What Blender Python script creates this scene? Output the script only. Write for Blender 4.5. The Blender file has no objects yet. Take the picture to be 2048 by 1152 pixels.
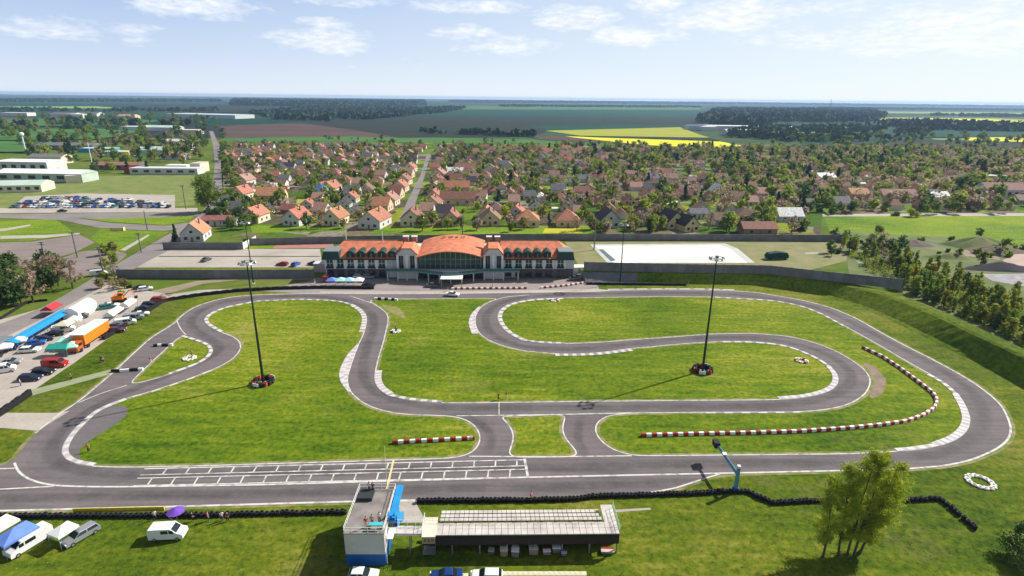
import bpy, bmesh, math, random
import numpy as np
from mathutils import Vector, Matrix
from mathutils.geometry import delaunay_2d_cdt
random.seed(7)
S = bpy.context.scene
COL = S.collection
# ---------------------------------------------------------------- camera
FPX = 1150.0; CH = 60.0; PITCH = math.atan(381 / FPX); ROLL = math.atan(.0112)
Fv = Vector((0, math.cos(PITCH), -math.sin(PITCH)))
R0 = Vector((1, 0, 0)); U0 = Vector((0, math.sin(PITCH), math.cos(PITCH)))
Rv = R0 * math.cos(ROLL) + U0 * math.sin(ROLL)
Uv = U0 * math.cos(ROLL) - R0 * math.sin(ROLL)
def at(px, py, z=0.0):
    """ground point seen at a pixel of the 2048x1152 photograph"""
    d = Rv * ((px - 1024) / FPX) - Uv * ((py - 576) / FPX) + Fv
    t = (z - CH) / d.z
    return Vector((d.x * t, d.y * t, z))
cam = bpy.data.cameras.new('camera'); co = bpy.data.objects.new('camera', cam); COL.objects.link(co)
M = Matrix((Rv, Uv, -Fv)).transposed().to_4x4(); M.translation = Vector((0, 0, CH)); co.matrix_world = M
cam.sensor_width = 36; cam.lens = FPX / 2048 * 36; cam.clip_start = 1; cam.clip_end = 60000
S.camera = co
# ---------------------------------------------------------------- materials
def mat(name, rgb, rough=.8, var=.12, scale=1.0, metal=0.0, spec=.3, rgb2=None, bump=0.0, objvar=0.0, detail=4, coord='Object', thr=None):
    m = bpy.data.materials.new(name); m.use_nodes = True; nt = m.node_tree; N = nt.nodes; L = nt.links
    b = N['Principled BSDF']; b.inputs['Roughness'].default_value = rough; b.inputs['Metallic'].default_value = metal
    b.inputs['Specular IOR Level'].default_value = spec
    tc = N.new('ShaderNodeTexCoord'); nz = N.new('ShaderNodeTexNoise'); nz.inputs['Scale'].default_value = scale; nz.inputs['Detail'].default_value = detail
    L.new(tc.outputs[coord], nz.inputs['Vector'])
    cr = N.new('ShaderNodeValToRGB'); e = cr.color_ramp.elements
    lo, hi = thr or (.3, .7)
    e[0].position = lo; e[1].position = hi
    if rgb2 is None:
        e[0].color = [c * (1 - var) for c in rgb] + [1]; e[1].color = [min(1, c * (1 + var)) for c in rgb] + [1]
    else:
        e[0].color = list(rgb) + [1]; e[1].color = list(rgb2) + [1]
    L.new(nz.outputs['Fac'], cr.inputs['Fac']); out = cr.outputs['Color']
    if objvar:
        oi = N.new('ShaderNodeObjectInfo'); hs = N.new('ShaderNodeHueSaturation')
        mr = N.new('ShaderNodeMapRange'); mr.inputs['To Min'].default_value = 1 - objvar; mr.inputs['To Max'].default_value = 1 + objvar
        L.new(oi.outputs['Random'], mr.inputs['Value']); L.new(mr.outputs[0], hs.inputs['Value'])
        m2 = N.new('ShaderNodeMapRange'); m2.inputs['To Min'].default_value = .5 - objvar * .09; m2.inputs['To Max'].default_value = .5 + objvar * .09
        ml = N.new('ShaderNodeMath'); ml.operation = 'FRACT'; mm = N.new('ShaderNodeMath'); mm.operation = 'MULTIPLY'; mm.inputs[1].default_value = 7.31
        L.new(oi.outputs['Random'], mm.inputs[0]); L.new(mm.outputs[0], ml.inputs[0]); L.new(ml.outputs[0], m2.inputs['Value']); L.new(m2.outputs[0], hs.inputs['Hue'])
        L.new(out, hs.inputs['Color']); out = hs.outputs['Color']
    L.new(out, b.inputs['Base Color'])
    if bump:
        bp = N.new('ShaderNodeBump'); bp.inputs['Strength'].default_value = bump; bp.inputs['Distance'].default_value = .05
        L.new(nz.outputs['Fac'], bp.inputs['Height']); L.new(bp.outputs[0], b.inputs['Normal'])
    return m
class NT:
    """tiny node helper"""
    def __init__(s, nt): s.nt = nt
    def n(s, t, **k):
        o = s.nt.nodes.new(t)
        for a, v in k.items(): setattr(o, a, v)
        return o
    def l(s, a, b): s.nt.links.new(a, b)
    def noise(s, vec, scale, detail=3, rough=.55):
        o = s.n('ShaderNodeTexNoise'); o.inputs['Scale'].default_value = scale; o.inputs['Detail'].default_value = detail; o.inputs['Roughness'].default_value = rough
        s.l(vec, o.inputs['Vector']); return o.outputs['Fac']
    def mapping(s, vec, sc, rot=0):
        o = s.n('ShaderNodeMapping'); o.inputs['Scale'].default_value = sc; o.inputs['Rotation'].default_value = (0, 0, rot); s.l(vec, o.inputs['Vector']); return o.outputs[0]
    def ramp(s, fac, stops, interp='LINEAR'):
        o = s.n('ShaderNodeValToRGB'); o.color_ramp.interpolation = interp; e = o.color_ramp.elements
        while len(e) < len(stops): e.new(.5)
        for k, (p, c) in enumerate(stops): e[k].position = p; e[k].color = tuple(c) + (1,) if len(c) == 3 else c
        s.l(fac, o.inputs['Fac']); return o.outputs['Color']
    def mix(s, fac, a, b, mode='MIX'):
        o = s.n('ShaderNodeMix', data_type='RGBA', blend_type=mode)
        for v, i in ((fac, 0), (a, 6), (b, 7)):
            if isinstance(v, (int, float)): o.inputs[i].default_value = v
            elif isinstance(v, tuple): o.inputs[i].default_value = v + (1,)
            else: s.l(v, o.inputs[i])
        return o.outputs[2]
    def math(s, op, a, b=None, clamp=False):
        o = s.n('ShaderNodeMath', operation=op); o.use_clamp = clamp
        for v, i in ((a, 0), (b, 1)):
            if v is None: continue
            if isinstance(v, (int, float)): o.inputs[i].default_value = v
            else: s.l(v, o.inputs[i])
        return o.outputs[0]
def base_mat(name, rough=.95):
    m = bpy.data.materials.new(name); m.use_nodes = True; h = NT(m.node_tree); b = m.node_tree.nodes['Principled BSDF']
    b.inputs['Roughness'].default_value = rough; b.inputs['Specular IOR Level'].default_value = .06
    g = h.n('ShaderNodeNewGeometry'); return m, h, b, g.outputs['Position']
GRASS = [(.20, (.036, .082, .005)), (.37, (.080, .138, .007)), (.52, (.122, .176, .009)), (.66, (.195, .226, .018)), (.84, (.29, .262, .070))]
def grass_mat(name, stops, dry=.5, stripe=1.0, dryc=(.25, .21, .07)):
    m, h, b, P = base_mat(name)
    a = h.noise(P, .018, 4); c = h.noise(h.mapping(P, (.12, .42, 1), .35), 1, 5, .65); f = h.noise(P, .9, 3, .7)
    s2 = h.noise(h.mapping(P, (.05, .5, 1), -.5), 1, 3, .6)
    v = h.math('ADD', h.math('MULTIPLY', a, .50), h.math('MULTIPLY', c, .30 * stripe))
    v = h.math('ADD', v, h.math('MULTIPLY', f, .30)); v = h.math('ADD', v, h.math('MULTIPLY', s2, .16))
    v = h.math('SUBTRACT', v, .13 - .19 * (1 - stripe))
    # stretch contrast round the middle
    v = h.math('ADD', h.math('MULTIPLY', h.math('SUBTRACT', v, .5), 2.3), .5)
    col = h.ramp(v, stops)
    d = h.noise(P, .06, 5, .6); d = h.ramp(d, [(.56, (0, 0, 0)), (.74, (dry,) * 3)])
    col = h.mix(d, col, dryc); 
    # small darker tufts
    t = h.ramp(h.noise(P, 1.1, 4, .75), [(.34, (.55,) * 3), (.50, (1, 1, 1)), (.68, (1.26, 1.2, 1.1))])
    col = h.mix(1.0, col, t, 'MULTIPLY')
    h.l(col, b.inputs['Base Color']); return m
M_infield = grass_mat('infield_grass', GRASS, .35)
M_outer = grass_mat('outer_grass', [(p, (c[0] * .80, c[1] * .76, c[2])) for p, c in GRASS], .6, 1, (.20, .17, .06))
M_meadow = grass_mat('bright_meadow', [(.3, (.075, .150, .012)), (.5, (.140, .225, .016)), (.75, (.22, .285, .02))], .35, .8)
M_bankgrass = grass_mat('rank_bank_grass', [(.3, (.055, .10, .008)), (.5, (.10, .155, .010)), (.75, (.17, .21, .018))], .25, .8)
def far_ground():
    m, h, b, P = base_mat('open_land')
    grass = h.ramp(h.math('ADD', h.math('MULTIPLY', h.noise(P, .02, 4), .6), h.math('MULTIPLY', h.noise(P, .25, 4), .4)), [(.3, (.045, .085, .010)), (.5, (.095, .14, .018)), (.7, (.17, .17, .05))])
    vo = h.n('ShaderNodeTexVoronoi'); vo.inputs['Scale'].default_value = 1; h.l(h.mapping(P, (1 / 900, 1 / 420, 1), .25), vo.inputs['Vector'])
    sp = h.n('ShaderNodeSeparateColor'); h.l(vo.outputs['Color'], sp.inputs[0])
    farm = h.ramp(sp.outputs[0], [(0, (.008, .042, .028)), (.25, (.016, .062, .034)), (.42, (.034, .030, .034)), (.6, (.010, .050, .036)), (.75, (.050, .092, .036)), (.9, (.028, .026, .034))], 'CONSTANT')
    farm = h.mix(h.ramp(h.noise(h.mapping(P, (.004, .03, 1), .1), 1, 4), [(.35, (.0,) * 3), (.7, (.6,) * 3)]), farm, (.022, .050, .032))
    xyz = h.n('ShaderNodeSeparateXYZ'); h.l(P, xyz.inputs[0])
    k = h.math('MULTIPLY', h.math('SUBTRACT', xyz.outputs[1], 820), .02, True)
    h.l(h.mix(k, grass, farm), b.inputs['Base Color']); return m
M_land = far_ground()
def garden_mat():
    m, h, b, P = base_mat('garden_ground')
    vo = h.n('ShaderNodeTexVoronoi'); vo.inputs['Scale'].default_value = 1; h.l(h.mapping(P, (1 / 16, 1 / 22, 1), .08), vo.inputs['Vector'])
    sp = h.n('ShaderNodeSeparateColor'); h.l(vo.outputs['Color'], sp.inputs[0])
    c = h.ramp(sp.outputs[0], [(0, (.06, .12, .012)), (.2, (.12, .19, .016)), (.38, (.17, .14, .08)), (.5, (.21, .25, .02)), (.62, (.10, .085, .055)), (.75, (.08, .15, .015)), (.9, (.24, .21, .16))], 'CONSTANT')
    t = h.ramp(h.noise(P, .35, 4, .7), [(.3, (.5,) * 3), (.7, (1.25,) * 3)])
    h.l(h.mix(1.0, c, t, 'MULTIPLY'), b.inputs['Base Color']); return m
M_garden = garden_mat()
def asphalt_mat(name, a, bb, tint=.3):
    m, h, b, P = base_mat(name, .85)
    n1 = h.noise(P, .08, 5, .6); n2 = h.noise(P, 1.3, 4, .7)
    v = h.math('ADD', h.math('MULTIPLY', n1, .6), h.math('MULTIPLY', n2, .4))
    c = h.ramp(v, [(.35, a), (.65, bb)])
    st = h.ramp(h.noise(h.mapping(P, (.03, .9, 1), .02), 1, 3), [(.35, (1 - tint,) * 3), (.6, (1, 1, 1))])
    h.l(h.mix(1.0, c, st, 'MULTIPLY'), b.inputs['Base Color']); return m
M_track = asphalt_mat('track_asphalt', (.130, .114, .120), (.186, .164, .168), .2)
M_road = asphalt_mat('road_asphalt', (.19, .17, .17), (.27, .245, .235), .1)
M_lot = asphalt_mat('parking_asphalt', (.20, .165, .15), (.27, .225, .21), .12)
M_concrete = asphalt_mat('pale_concrete', (.34, .30, .265), (.47, .42, .37), .1)
M_plaza = asphalt_mat('plaza_paving', (.25, .215, .205), (.35, .305, .285), .15)
M_dirt = asphalt_mat('bare_dirt', (.21, .165, .115), (.34, .285, .215), .1)
M_white_ground = asphalt_mat('white_court_surface', (.56, .56, .53), (.80, .80, .77), .14)
M_line = mat('worn_white_paint', (.26, .24, .22), .8, rgb2=(.58, .57, .53), scale=.8, thr=(.3, .52))
M_line_y = mat('pale_yellow_paint', (.62, .52, .26), .8, scale=2)
M_kw = mat('kerb_white', (.54, .52, .49), .7, var=.12, scale=.8)
M_kg = mat('kerb_grey', (.27, .235, .23), .8, var=.15, scale=.8)
M_kp = mat('kerb_pink', (.40, .345, .39), .8, var=.15, scale=.8)
M_black = mat('black_rubber', (.012, .012, .014), .75, scale=3)
M_red = mat('barrier_red', (.30, .020, .016), .5, scale=2)
M_white = mat('white_paint', (.78, .78, .76), .5, var=.05, scale=1.5)
M_cream = mat('cream_render', (.66, .60, .44), .85, var=.07, scale=.6)
M_lgrey = mat('light_grey_render', (.54, .55, .55), .8, var=.07, scale=.5)
M_grey = mat('grey_concrete', (.155, .152, .165), .9, var=.16, scale=.7)
M_pgrey = mat('weathered_slab', (.42, .385, .36), .9, rgb2=(.60, .56, .52), scale=.6)
M_blue = mat('blue_paint', (.012, .115, .40), .5, var=.12, scale=.7)
M_lblue = mat('sky_blue_paint', (.02, .27, .62), .45, var=.1, scale=.7)
M_steel = mat('galvanised_steel', (.30, .33, .34), .45, metal=.5, scale=2)
M_dsteel = mat('dark_green_steel', (.014, .028, .028), .5, metal=.2, scale=2)
M_glass = mat('dark_glass', (.012, .020, .026), .12, var=.3, scale=.4, spec=.6)
M_gglass = mat('green_tinted_glass', (.020, .055, .055), .15, var=.4, scale=.25, spec=.6)
M_wood = mat('weathered_wood', (.23, .16, .10), .9, scale=2)
M_bark = mat('bark', (.085, .062, .042), .95, var=.3, scale=3)
M_teal = mat('teal_canvas', (.03, .36, .28), .8, scale=1)
M_mint = mat('mint_canvas', (.40, .72, .62), .8, scale=1)
M_purple = mat('purple_canvas', (.14, .06, .40), .8, scale=1)
M_canvas = mat('white_canvas', (.78, .78, .77), .8, var=.05, scale=1)
M_bcanvas = mat('blue_canvas', (.12, .22, .62), .75, var=.1, scale=1)
M_orange = mat('orange_paint', (.72, .20, .015), .5, var=.15, scale=1)
M_skin = mat('skin', (.45, .27, .19), .6, scale=5)
M_brick = mat('brown_render', (.28, .20, .15), .9, scale=1)
def roof_mat(name, rgb, sc=1.0, objvar=.14):
    m = mat(name, rgb, .8, var=.28, scale=sc, objvar=objvar, detail=6); return m
M_rorange = roof_mat('orange_tiles', (.40, .165, .100))
M_rred = roof_mat('red_brown_tiles', (.26, .110, .088))
M_rbrown = roof_mat('old_brown_tiles', (.20, .125, .095))
M_rpink = roof_mat('faded_pink_tiles', (.33, .185, .145))
M_rgrey = roof_mat('grey_slate', (.13, .13, .15))
M_rdark = roof_mat('dark_purple_slate', (.055, .045, .06))
M_rwhite = roof_mat('white_sheet_roof', (.78, .77, .75), objvar=.04)
M_club = mat('clubhouse_orange_tiles', (.58, .185, .095), .8, var=.30, scale=.6, detail=8)
M_greenroof = mat('dark_green_sheet', (.012, .050, .045), .5, scale=.8)
def leaf_mat(name, rgb, var=.35, objvar=.16, trans=True):
    m = mat(name, rgb, .75, var=var, scale=.9, objvar=objvar, spec=.15)
    nt = m.node_tree; b = nt.nodes['Principled BSDF']
    if trans:
        tr = nt.nodes.new('ShaderNodeBsdfTranslucent'); mx = nt.nodes.new('ShaderNodeMixShader'); mx.inputs[0].default_value = .5
        src = b.inputs['Base Color'].links[0].from_socket; nt.links.new(src, tr.inputs[0])
        nt.links.new(b.outputs[0], mx.inputs[1]); nt.links.new(tr.outputs[0], mx.inputs[2]); nt.links.new(mx.outputs[0], nt.nodes['Material Output'].inputs[0])
    return m
L_mid = leaf_mat('mid_green_leaves', (.175, .225, .036))
L_dark = leaf_mat('dark_green_leaves', (.080, .138, .034))
L_light = leaf_mat('spring_green_leaves', (.29, .335, .040))
L_con = leaf_mat('conifer_needles', (.034, .072, .036))
L_olive = leaf_mat('olive_leaves', (.25, .225, .075))
L_bare = leaf_mat('bare_twigs', (.38, .28, .20), .25, .15)
L_yel = leaf_mat('yellow_blossom', (.30, .28, .015))
L_blos = leaf_mat('pale_blossom', (.42, .33, .26), .25, .15)
# ---------------------------------------------------------------- mesh builder
class MB:
    def __init__(s): s.v = []; s.f = []; s.m = []; s.mats = []; s.T = None
    def mi(s, m):
        if m not in s.mats: s.mats.append(m)
        return s.mats.index(m)
    def add(s, vs, fs, m):
        k = len(s.v); s.v += [tuple(v) for v in vs]; i = s.mi(m)
        for f in fs: s.f.append([k + a for a in f]); s.m.append(i)
    def box(s, x0, x1, y0, y1, z0, z1, m, taper=0.0, rot=0.0):
        t = taper; cx, cy = (x0 + x1) / 2, (y0 + y1) / 2
        vs = [(x0, y0, z0), (x1, y0, z0), (x1, y1, z0), (x0, y1, z0), (x0 + t, y0 + t, z1), (x1 - t, y0 + t, z1), (x1 - t, y1 - t, z1), (x0 + t, y1 - t, z1)]
        if rot:
            c, n = math.cos(rot), math.sin(rot); vs = [(cx + (x - cx) * c - (y - cy) * n, cy + (x - cx) * n + (y - cy) * c, z) for x, y, z in vs]
        s.add(vs, [(0, 3, 2, 1), (4, 5, 6, 7), (0, 1, 5, 4), (1, 2, 6, 5), (2, 3, 7, 6), (3, 0, 4, 7)], m)
    def cyl(s, a, b, r0, r1, m, n=8, cap=True):
        a = Vector(a); b = Vector(b); d = (b - a).normalized(); q = d.to_track_quat('Z', 'Y')
        vs = []
        for p, r in ((a, r0), (b, r1)):
            for k in range(n):
                t = 2 * math.pi * k / n; vs.append(p + q @ Vector((math.cos(t) * r, math.sin(t) * r, 0)))
        fs = [(k, (k + 1) % n, n + (k + 1) % n, n + k) for k in range(n)]
        if cap: fs += [tuple(range(n - 1, -1, -1)), tuple(range(n, 2 * n))]
        s.add(vs, fs, m)
    def prism(s, prof, a, b, m, axis='x', mcap=None):
        """extrude a profile of (u, z) pairs along an axis from a to b"""
        n = len(prof)
        f = (lambda t, u, z: (t, u, z)) if axis == 'x' else (lambda t, u, z: (u, t, z))
        vs = [f(a, u, z) for u, z in prof] + [f(b, u, z) for u, z in prof]
        s.add(vs, [(k, (k + 1) % n, n + (k + 1) % n, n + k) for k in range(n)], m)
        s.add(vs, [tuple(range(n - 1, -1, -1)), tuple(range(n, 2 * n))], mcap or m)
    def torus(s, c, R, r, m, n=12, k=6, z=0):
        vs = []; fs = []
        for i in range(n):
            t = 2 * math.pi * i / n
            for j in range(k):
                p = 2 * math.pi * j / k; q = R + r * math.cos(p); vs.append((c[0] + q * math.cos(t), c[1] + q * math.sin(t), c[2] + r * math.sin(p)))
        for i in range(n):
            for j in range(k): fs.append((i * k + j, ((i + 1) % n) * k + j, ((i + 1) % n) * k + (j + 1) % k, i * k + (j + 1) % k))
        s.add(vs, fs, m)
    def build(s, name, parent=None, bevel=0, smooth=False):
        me = bpy.data.meshes.new(name); me.from_pydata(s.v, [], s.f)
        for m in s.mats: me.materials.append(m)
        me.polygons.foreach_set('material_index', s.m)
        bm = bmesh.new(); bm.from_mesh(me); bmesh.ops.recalc_face_normals(bm, faces=bm.faces)
        if bevel: bmesh.ops.bevel(bm, geom=[e for e in bm.edges if len(e.link_faces) == 2 and e.calc_face_angle(0) > .5], offset=bevel, segments=1, affect='EDGES', clamp_overlap=True)
        bm.to_mesh(me); bm.free()
        if smooth: me.polygons.foreach_set('use_smooth', [True] * len(me.polygons))
        o = bpy.data.objects.new(name, me); COL.objects.link(o)
        if parent: o.parent = parent
        return o
def tag(o, label=None, cat=None, group=None, kind=None):
    if label: o['label'] = label
    if cat: o['category'] = cat
    if group: o['group'] = group
    if kind: o['kind'] = kind
    return o
def empty(name, label, cat, loc=(0, 0, 0), rz=0, group=None):
    o = bpy.data.objects.new(name, None); COL.objects.link(o); o.empty_display_size = .5
    o.location = loc; o.rotation_euler = (0, 0, rz); tag(o, label, cat, group); return o
KIDS = {}
def kids(o):
    if o.name not in KIDS: KIDS[o.name] = [c for c in bpy.data.objects if c.parent == o]
    return KIDS[o.name]
def copy_tree(o, parent=None):
    c = o.copy(); COL.objects.link(c); c.parent = parent
    for ch in kids(o): copy_tree(ch, c)
    return c
class Proto:
    """first use takes the prototype itself, later uses copy it"""
    def __init__(s, root): s.root = root; s.used = False; [kids(k) for k in [root] + list(kids(root))]
    def place(s, loc, rz=0, label=None, cat=None, group=None, sc=1.0, szz=None):
        if not s.used: o = s.root; s.used = True
        else: o = copy_tree(s.root)
        o.location = loc; o.rotation_euler = (0, 0, rz)
        o.scale = (sc, sc, szz or sc) if not isinstance(sc, tuple) else sc
        tag(o, label, cat, group); return o
    def drop(s):
        if not s.used:
            for ch in list(kids(s.root)):
                for g in list(kids(ch)): bpy.data.objects.remove(g)
                bpy.data.objects.remove(ch)
            bpy.data.objects.remove(s.root)
# ---------------------------------------------------------------- polylines and sheets
def resample(P, step, closed):
    pts = P + ([P[0]] if closed else []); out = [pts[0].copy()]; acc = 0
    for a, b in zip(pts, pts[1:]):
        L = (b - a).length
        if L < 1e-6: continue
        d = step - acc
        while d <= L: out.append(a.lerp(b, d / L)); d += step
        acc = (acc + L) % step
    if not closed and (out[-1] - pts[-1]).length > step * .3: out.append(pts[-1].copy())
    return out
def smooth(P, n, closed):
    for _ in range(n):
        Q = [p.copy() for p in P]; N_ = len(P)
        for i in range(N_):
            if not closed and (i == 0 or i == N_ - 1): continue
            Q[i] = P[i] * .5 + (P[i - 1] + P[(i + 1) % N_]) * .25
        P = Q
    return P
def path(px, closed=False, step=1.5, n=6, z=0, extra=None):
    P = [at(x, y, z) for x, y in px]
    if extra: P = P + extra
    return smooth(resample(P, step, closed), n, closed)
def normals2(P, closed):
    out = []; n = len(P)
    for i in range(n):
        a = P[i - 1] if (closed or i > 0) else P[i]; b = P[(i + 1) % n] if (closed or i < n - 1) else P[i]
        d = (b - a); d.z = 0; d.normalize(); out.append(Vector((-d.y, d.x, 0)))
    return out
def ribbon(name, P, w0, w1, z, mats, closed=False, seg=0, kind='structure', h=0, mb=None, build=True):
    """strip between offsets w0 and w1 left of the path; mats alternate every seg metres; h = thickness"""
    N_ = normals2(P, closed); mb = mb or MB(); n = len(P); s = 0
    for i in range(n if closed else n - 1):
        j = (i + 1) % n; m = mats[int(s / seg) % len(mats)] if seg else mats[0]
        s += (P[j] - P[i]).length
        if m is None: continue
        a, b, c, d = P[i] + N_[i] * w0, P[j] + N_[j] * w0, P[j] + N_[j] * w1, P[i] + N_[i] * w1
        q = [Vector((v.x, v.y, z + h)) for v in (a, b, c, d)]
        mb.add(q, [(0, 1, 2, 3)], m)
        if h:
            g = [Vector((v.x, v.y, z - .05)) for v in (a, b, c, d)]
            mb.add(q + g, [(0, 4, 5, 1), (3, 2, 6, 7)], m)
    if build:
        o = mb.build(name)
        if kind: o['kind'] = kind
        return o
def poly_mesh(name, loops, z, m, kind='structure'):
    """flat sheet from closed loops, even-odd filled"""
    vs = []; ed = []
    for Lp in loops:
        k = len(vs); vs += [Vector((p.x, p.y)) for p in Lp]; ed += [(k + i, k + (i + 1) % len(Lp)) for i in range(len(Lp))]
    V, E_, F_, _, _, _ = delaunay_2d_cdt(vs, ed, [], 0, 1e-4)
    polys = [np.array([(p.x, p.y) for p in Lp]) for Lp in loops]
    F_ = [f for f in F_]
    C = np.array([[sum(V[i].x for i in f) / len(f), sum(V[i].y for i in f) / len(f)] for f in F_])
    ins = np.zeros(len(C), int)
    for p in polys: ins += inside_np(C, p)
    mb = MB(); mb.mi(m); mb.v = [(v.x, v.y, z) for v in V]
    for k, f in enumerate(F_):
        if ins[k] % 2: mb.f.append(list(f)); mb.m.append(0)
    me = bpy.data.meshes.new(name); me.from_pydata(mb.v, [], mb.f); me.materials.append(m)
    if me.polygons and me.polygons[0].normal.z < 0: me.flip_normals()
    o = bpy.data.objects.new(name, me); COL.objects.link(o)
    if kind: o['kind'] = kind
    return o
def inside_np(C, p):
    x, y = C[:, 0], C[:, 1]; r = np.zeros(len(C), bool); n = len(p)
    for i in range(n):
        x0, y0 = p[i]; x1, y1 = p[(i + 1) % n]
        if y0 == y1: continue
        c = ((y0 > y) != (y1 > y)) & (x < (x1 - x0) * (y - y0) / (y1 - y0) + x0); r ^= c
    return r.astype(int)
def sheet(name, px, z, m, n=0, step=4, kind='structure'):
    P = [at(x, y) for x, y in px]
    if n: P = smooth(resample(P, step, True), n, True)
    return poly_mesh(name, [P], z, m, kind)
# ================================================================ SETTING: ground
gp = bpy.data.meshes.new('ground'); G = 16000
gp.from_pydata([(-G, -600, 0), (G, -600, 0), (G, G, 0), (-G, G, 0)], [], [(0, 1, 2, 3)]); gp.materials.append(M_land)
go = bpy.data.objects.new('ground', gp); COL.objects.link(go); tag(go, kind='structure')
sheet('grass', [(-900, 1600), (-700, 900), (-40, 800), (60, 790), (230, 655), (330, 600), (640, 574), (1190, 575), (1290, 556), (1560, 566), (1800, 640), (2048, 770), (2500, 960), (3200, 1600)], .02, M_outer)
# ---------------------------------------------------------------- track
ISL_A = [(122, 907), (125, 893), (140, 868), (165, 843), (190, 820), (230, 803), (300, 784), (380, 757), (430, 738), (462, 722), (481, 702), (482, 686), (467, 673), (445, 666), (425, 657), (410, 647), (407, 638), (420, 626), (450, 614), (512, 602), (600, 598), (659, 600), (686, 603), (709, 610), (724, 619), (733, 631), (733, 646), (727, 669), (718, 687), (706, 718), (700, 737), (694, 755), (695, 770), (702, 787), (724, 805), (748, 817), (789, 827), (824, 830), (880, 831), (913, 833), (934, 839), (951, 851), (960, 864), (962, 882), (956, 897), (938, 912), (900, 917), (800, 920), (600, 926), (400, 932), (254, 935), (180, 933), (148, 928), (130, 920)]
ISL_B = [(365, 670), (387, 677), (415, 686), (427, 697), (422, 712), (400, 727), (381, 734), (330, 752), (289, 764), (254, 771), (279, 748), (310, 718), (345, 686)]
ISL_C = [(745, 607), (759, 615), (774, 626), (777, 638), (774, 654), (767, 684), (756, 719), (752, 738), (748, 755), (751, 770), (759, 781), (777, 792), (807, 799), (836, 803), (883, 806), (954, 806), (1180, 803), (1393, 801), (1551, 800), (1613, 795), (1650, 786), (1670, 776), (1677, 762), (1675, 748), (1662, 734), (1640, 718), (1600, 700), (1568, 690), (1536, 686), (1499, 683), (1444, 683), (1374, 687), (1299, 694), (1261, 697), (1199, 706), (1124, 709), (1074, 704), (1049, 703), (998, 690), (972, 678), (957, 666), (950, 648), (951, 631), (960, 615), (978, 604), (1000, 597), (939, 597), (789, 598), (735, 600)]
ISL_D = [(995, 637), (998, 622), (1013, 610), (1037, 603), (1072, 598), (1125, 596), (1199, 595), (1324, 593), (1429, 594), (1536, 600), (1573, 605), (1611, 614), (1648, 629), (1686, 650), (1715, 666), (1765, 694), (1807, 719), (1857, 747), (1890, 765), (1918, 790), (1934, 818), (1941, 840), (1934, 862), (1912, 880), (1876, 893), (1834, 900), (1795, 903), (1698, 908), (1393, 911), (1264, 912), (1241, 907), (1217, 896), (1200, 882), (1190, 866), (1188, 853), (1197, 840), (1217, 830), (1264, 826), (1393, 825), (1598, 824), (1642, 821), (1682, 814), (1709, 804), (1732, 787), (1742, 765), (1737, 748), (1721, 732), (1690, 712), (1661, 697), (1618, 682), (1573, 672), (1536, 669), (1499, 667), (1424, 668), (1349, 674), (1274, 679), (1199, 685), (1124, 688), (1074, 686), (1043, 681), (1019, 669), (1003, 654)]
ISL_E = [(998, 833), (1013, 843), (1025, 858), (1029, 876), (1022, 897), (1010, 915), (1165, 914), (1147, 896), (1129, 877), (1123, 859), (1126, 843), (1138, 829)]
OUT = [(-250, 1030), (0, 1022), (371, 1013), (680, 1004), (830, 1001), (1060, 994), (1230, 988), (1300, 985), (1350, 978), (1385, 965), (1405, 957), (1440, 948), (1500, 946), (1620, 943), (1800, 939), (1890, 932), (1945, 920), (1995, 898), (2018, 879), (2023, 857), (2015, 834), (2004, 812), (1984, 793), (1951, 768), (1918, 748), (1876, 725), (1807, 690), (1759, 664), (1711, 636), (1661, 615), (1611, 602), (1573, 595), (1511, 585), (1469, 582), (1399, 580), (1299, 580), (1190, 582), (1050, 585), (900, 587), (750, 588), (620, 587), (512, 590), (462, 594), (425, 602), (387, 615), (362, 632), (352, 645), (300, 677), (250, 723), (228, 744), (157, 804), (112, 832), (71, 867), (38, 905), (29, 926), (-20, 938), (-250, 944)]
def loop(px, n=5): return smooth(resample([at(x, y) for x, y in px], 1.2, True), n, True)
LA, LB, LC, LD, LE, LO = [loop(p) for p in (ISL_A, ISL_B, ISL_C, ISL_D, ISL_E, OUT)]
poly_mesh('race_track', [LO, LA, LB, LC, LD, LE], .04, M_track)
for i, Lp in enumerate((LA, LB, LC, LD, LE)): poly_mesh('infield_grass', [Lp], .03, M_infield)
M_fringe = mat('worn_verge', (.13, .16, .03), .95, scale=.45, rgb2=(.27, .22, .13), thr=(.42, .62))
mb = MB()
for Lp in (LA, LB, LC, LD, LE, LO): ribbon('', Lp, -.75, .75, .036, [M_fringe], True, mb=mb, build=False)
o = mb.build('worn_verge'); o['kind'] = 'structure'
def line(name, px, w=.28, m=M_line, z=.055, n=5, closed=False, step=1.2): return ribbon(name, path(px, closed, step, n), -w / 2, w / 2, z, [m], closed)
mb = MB()
for Lp in (LA, LB, LC, LD, LE): ribbon('', Lp, -.13, .13, .055, [M_line], True, mb=mb, build=False)
ribbon('', path(OUT[13:53], False, 1.2, 5), -.17, .17, .056, [M_line], mb=mb, build=False)
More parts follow.
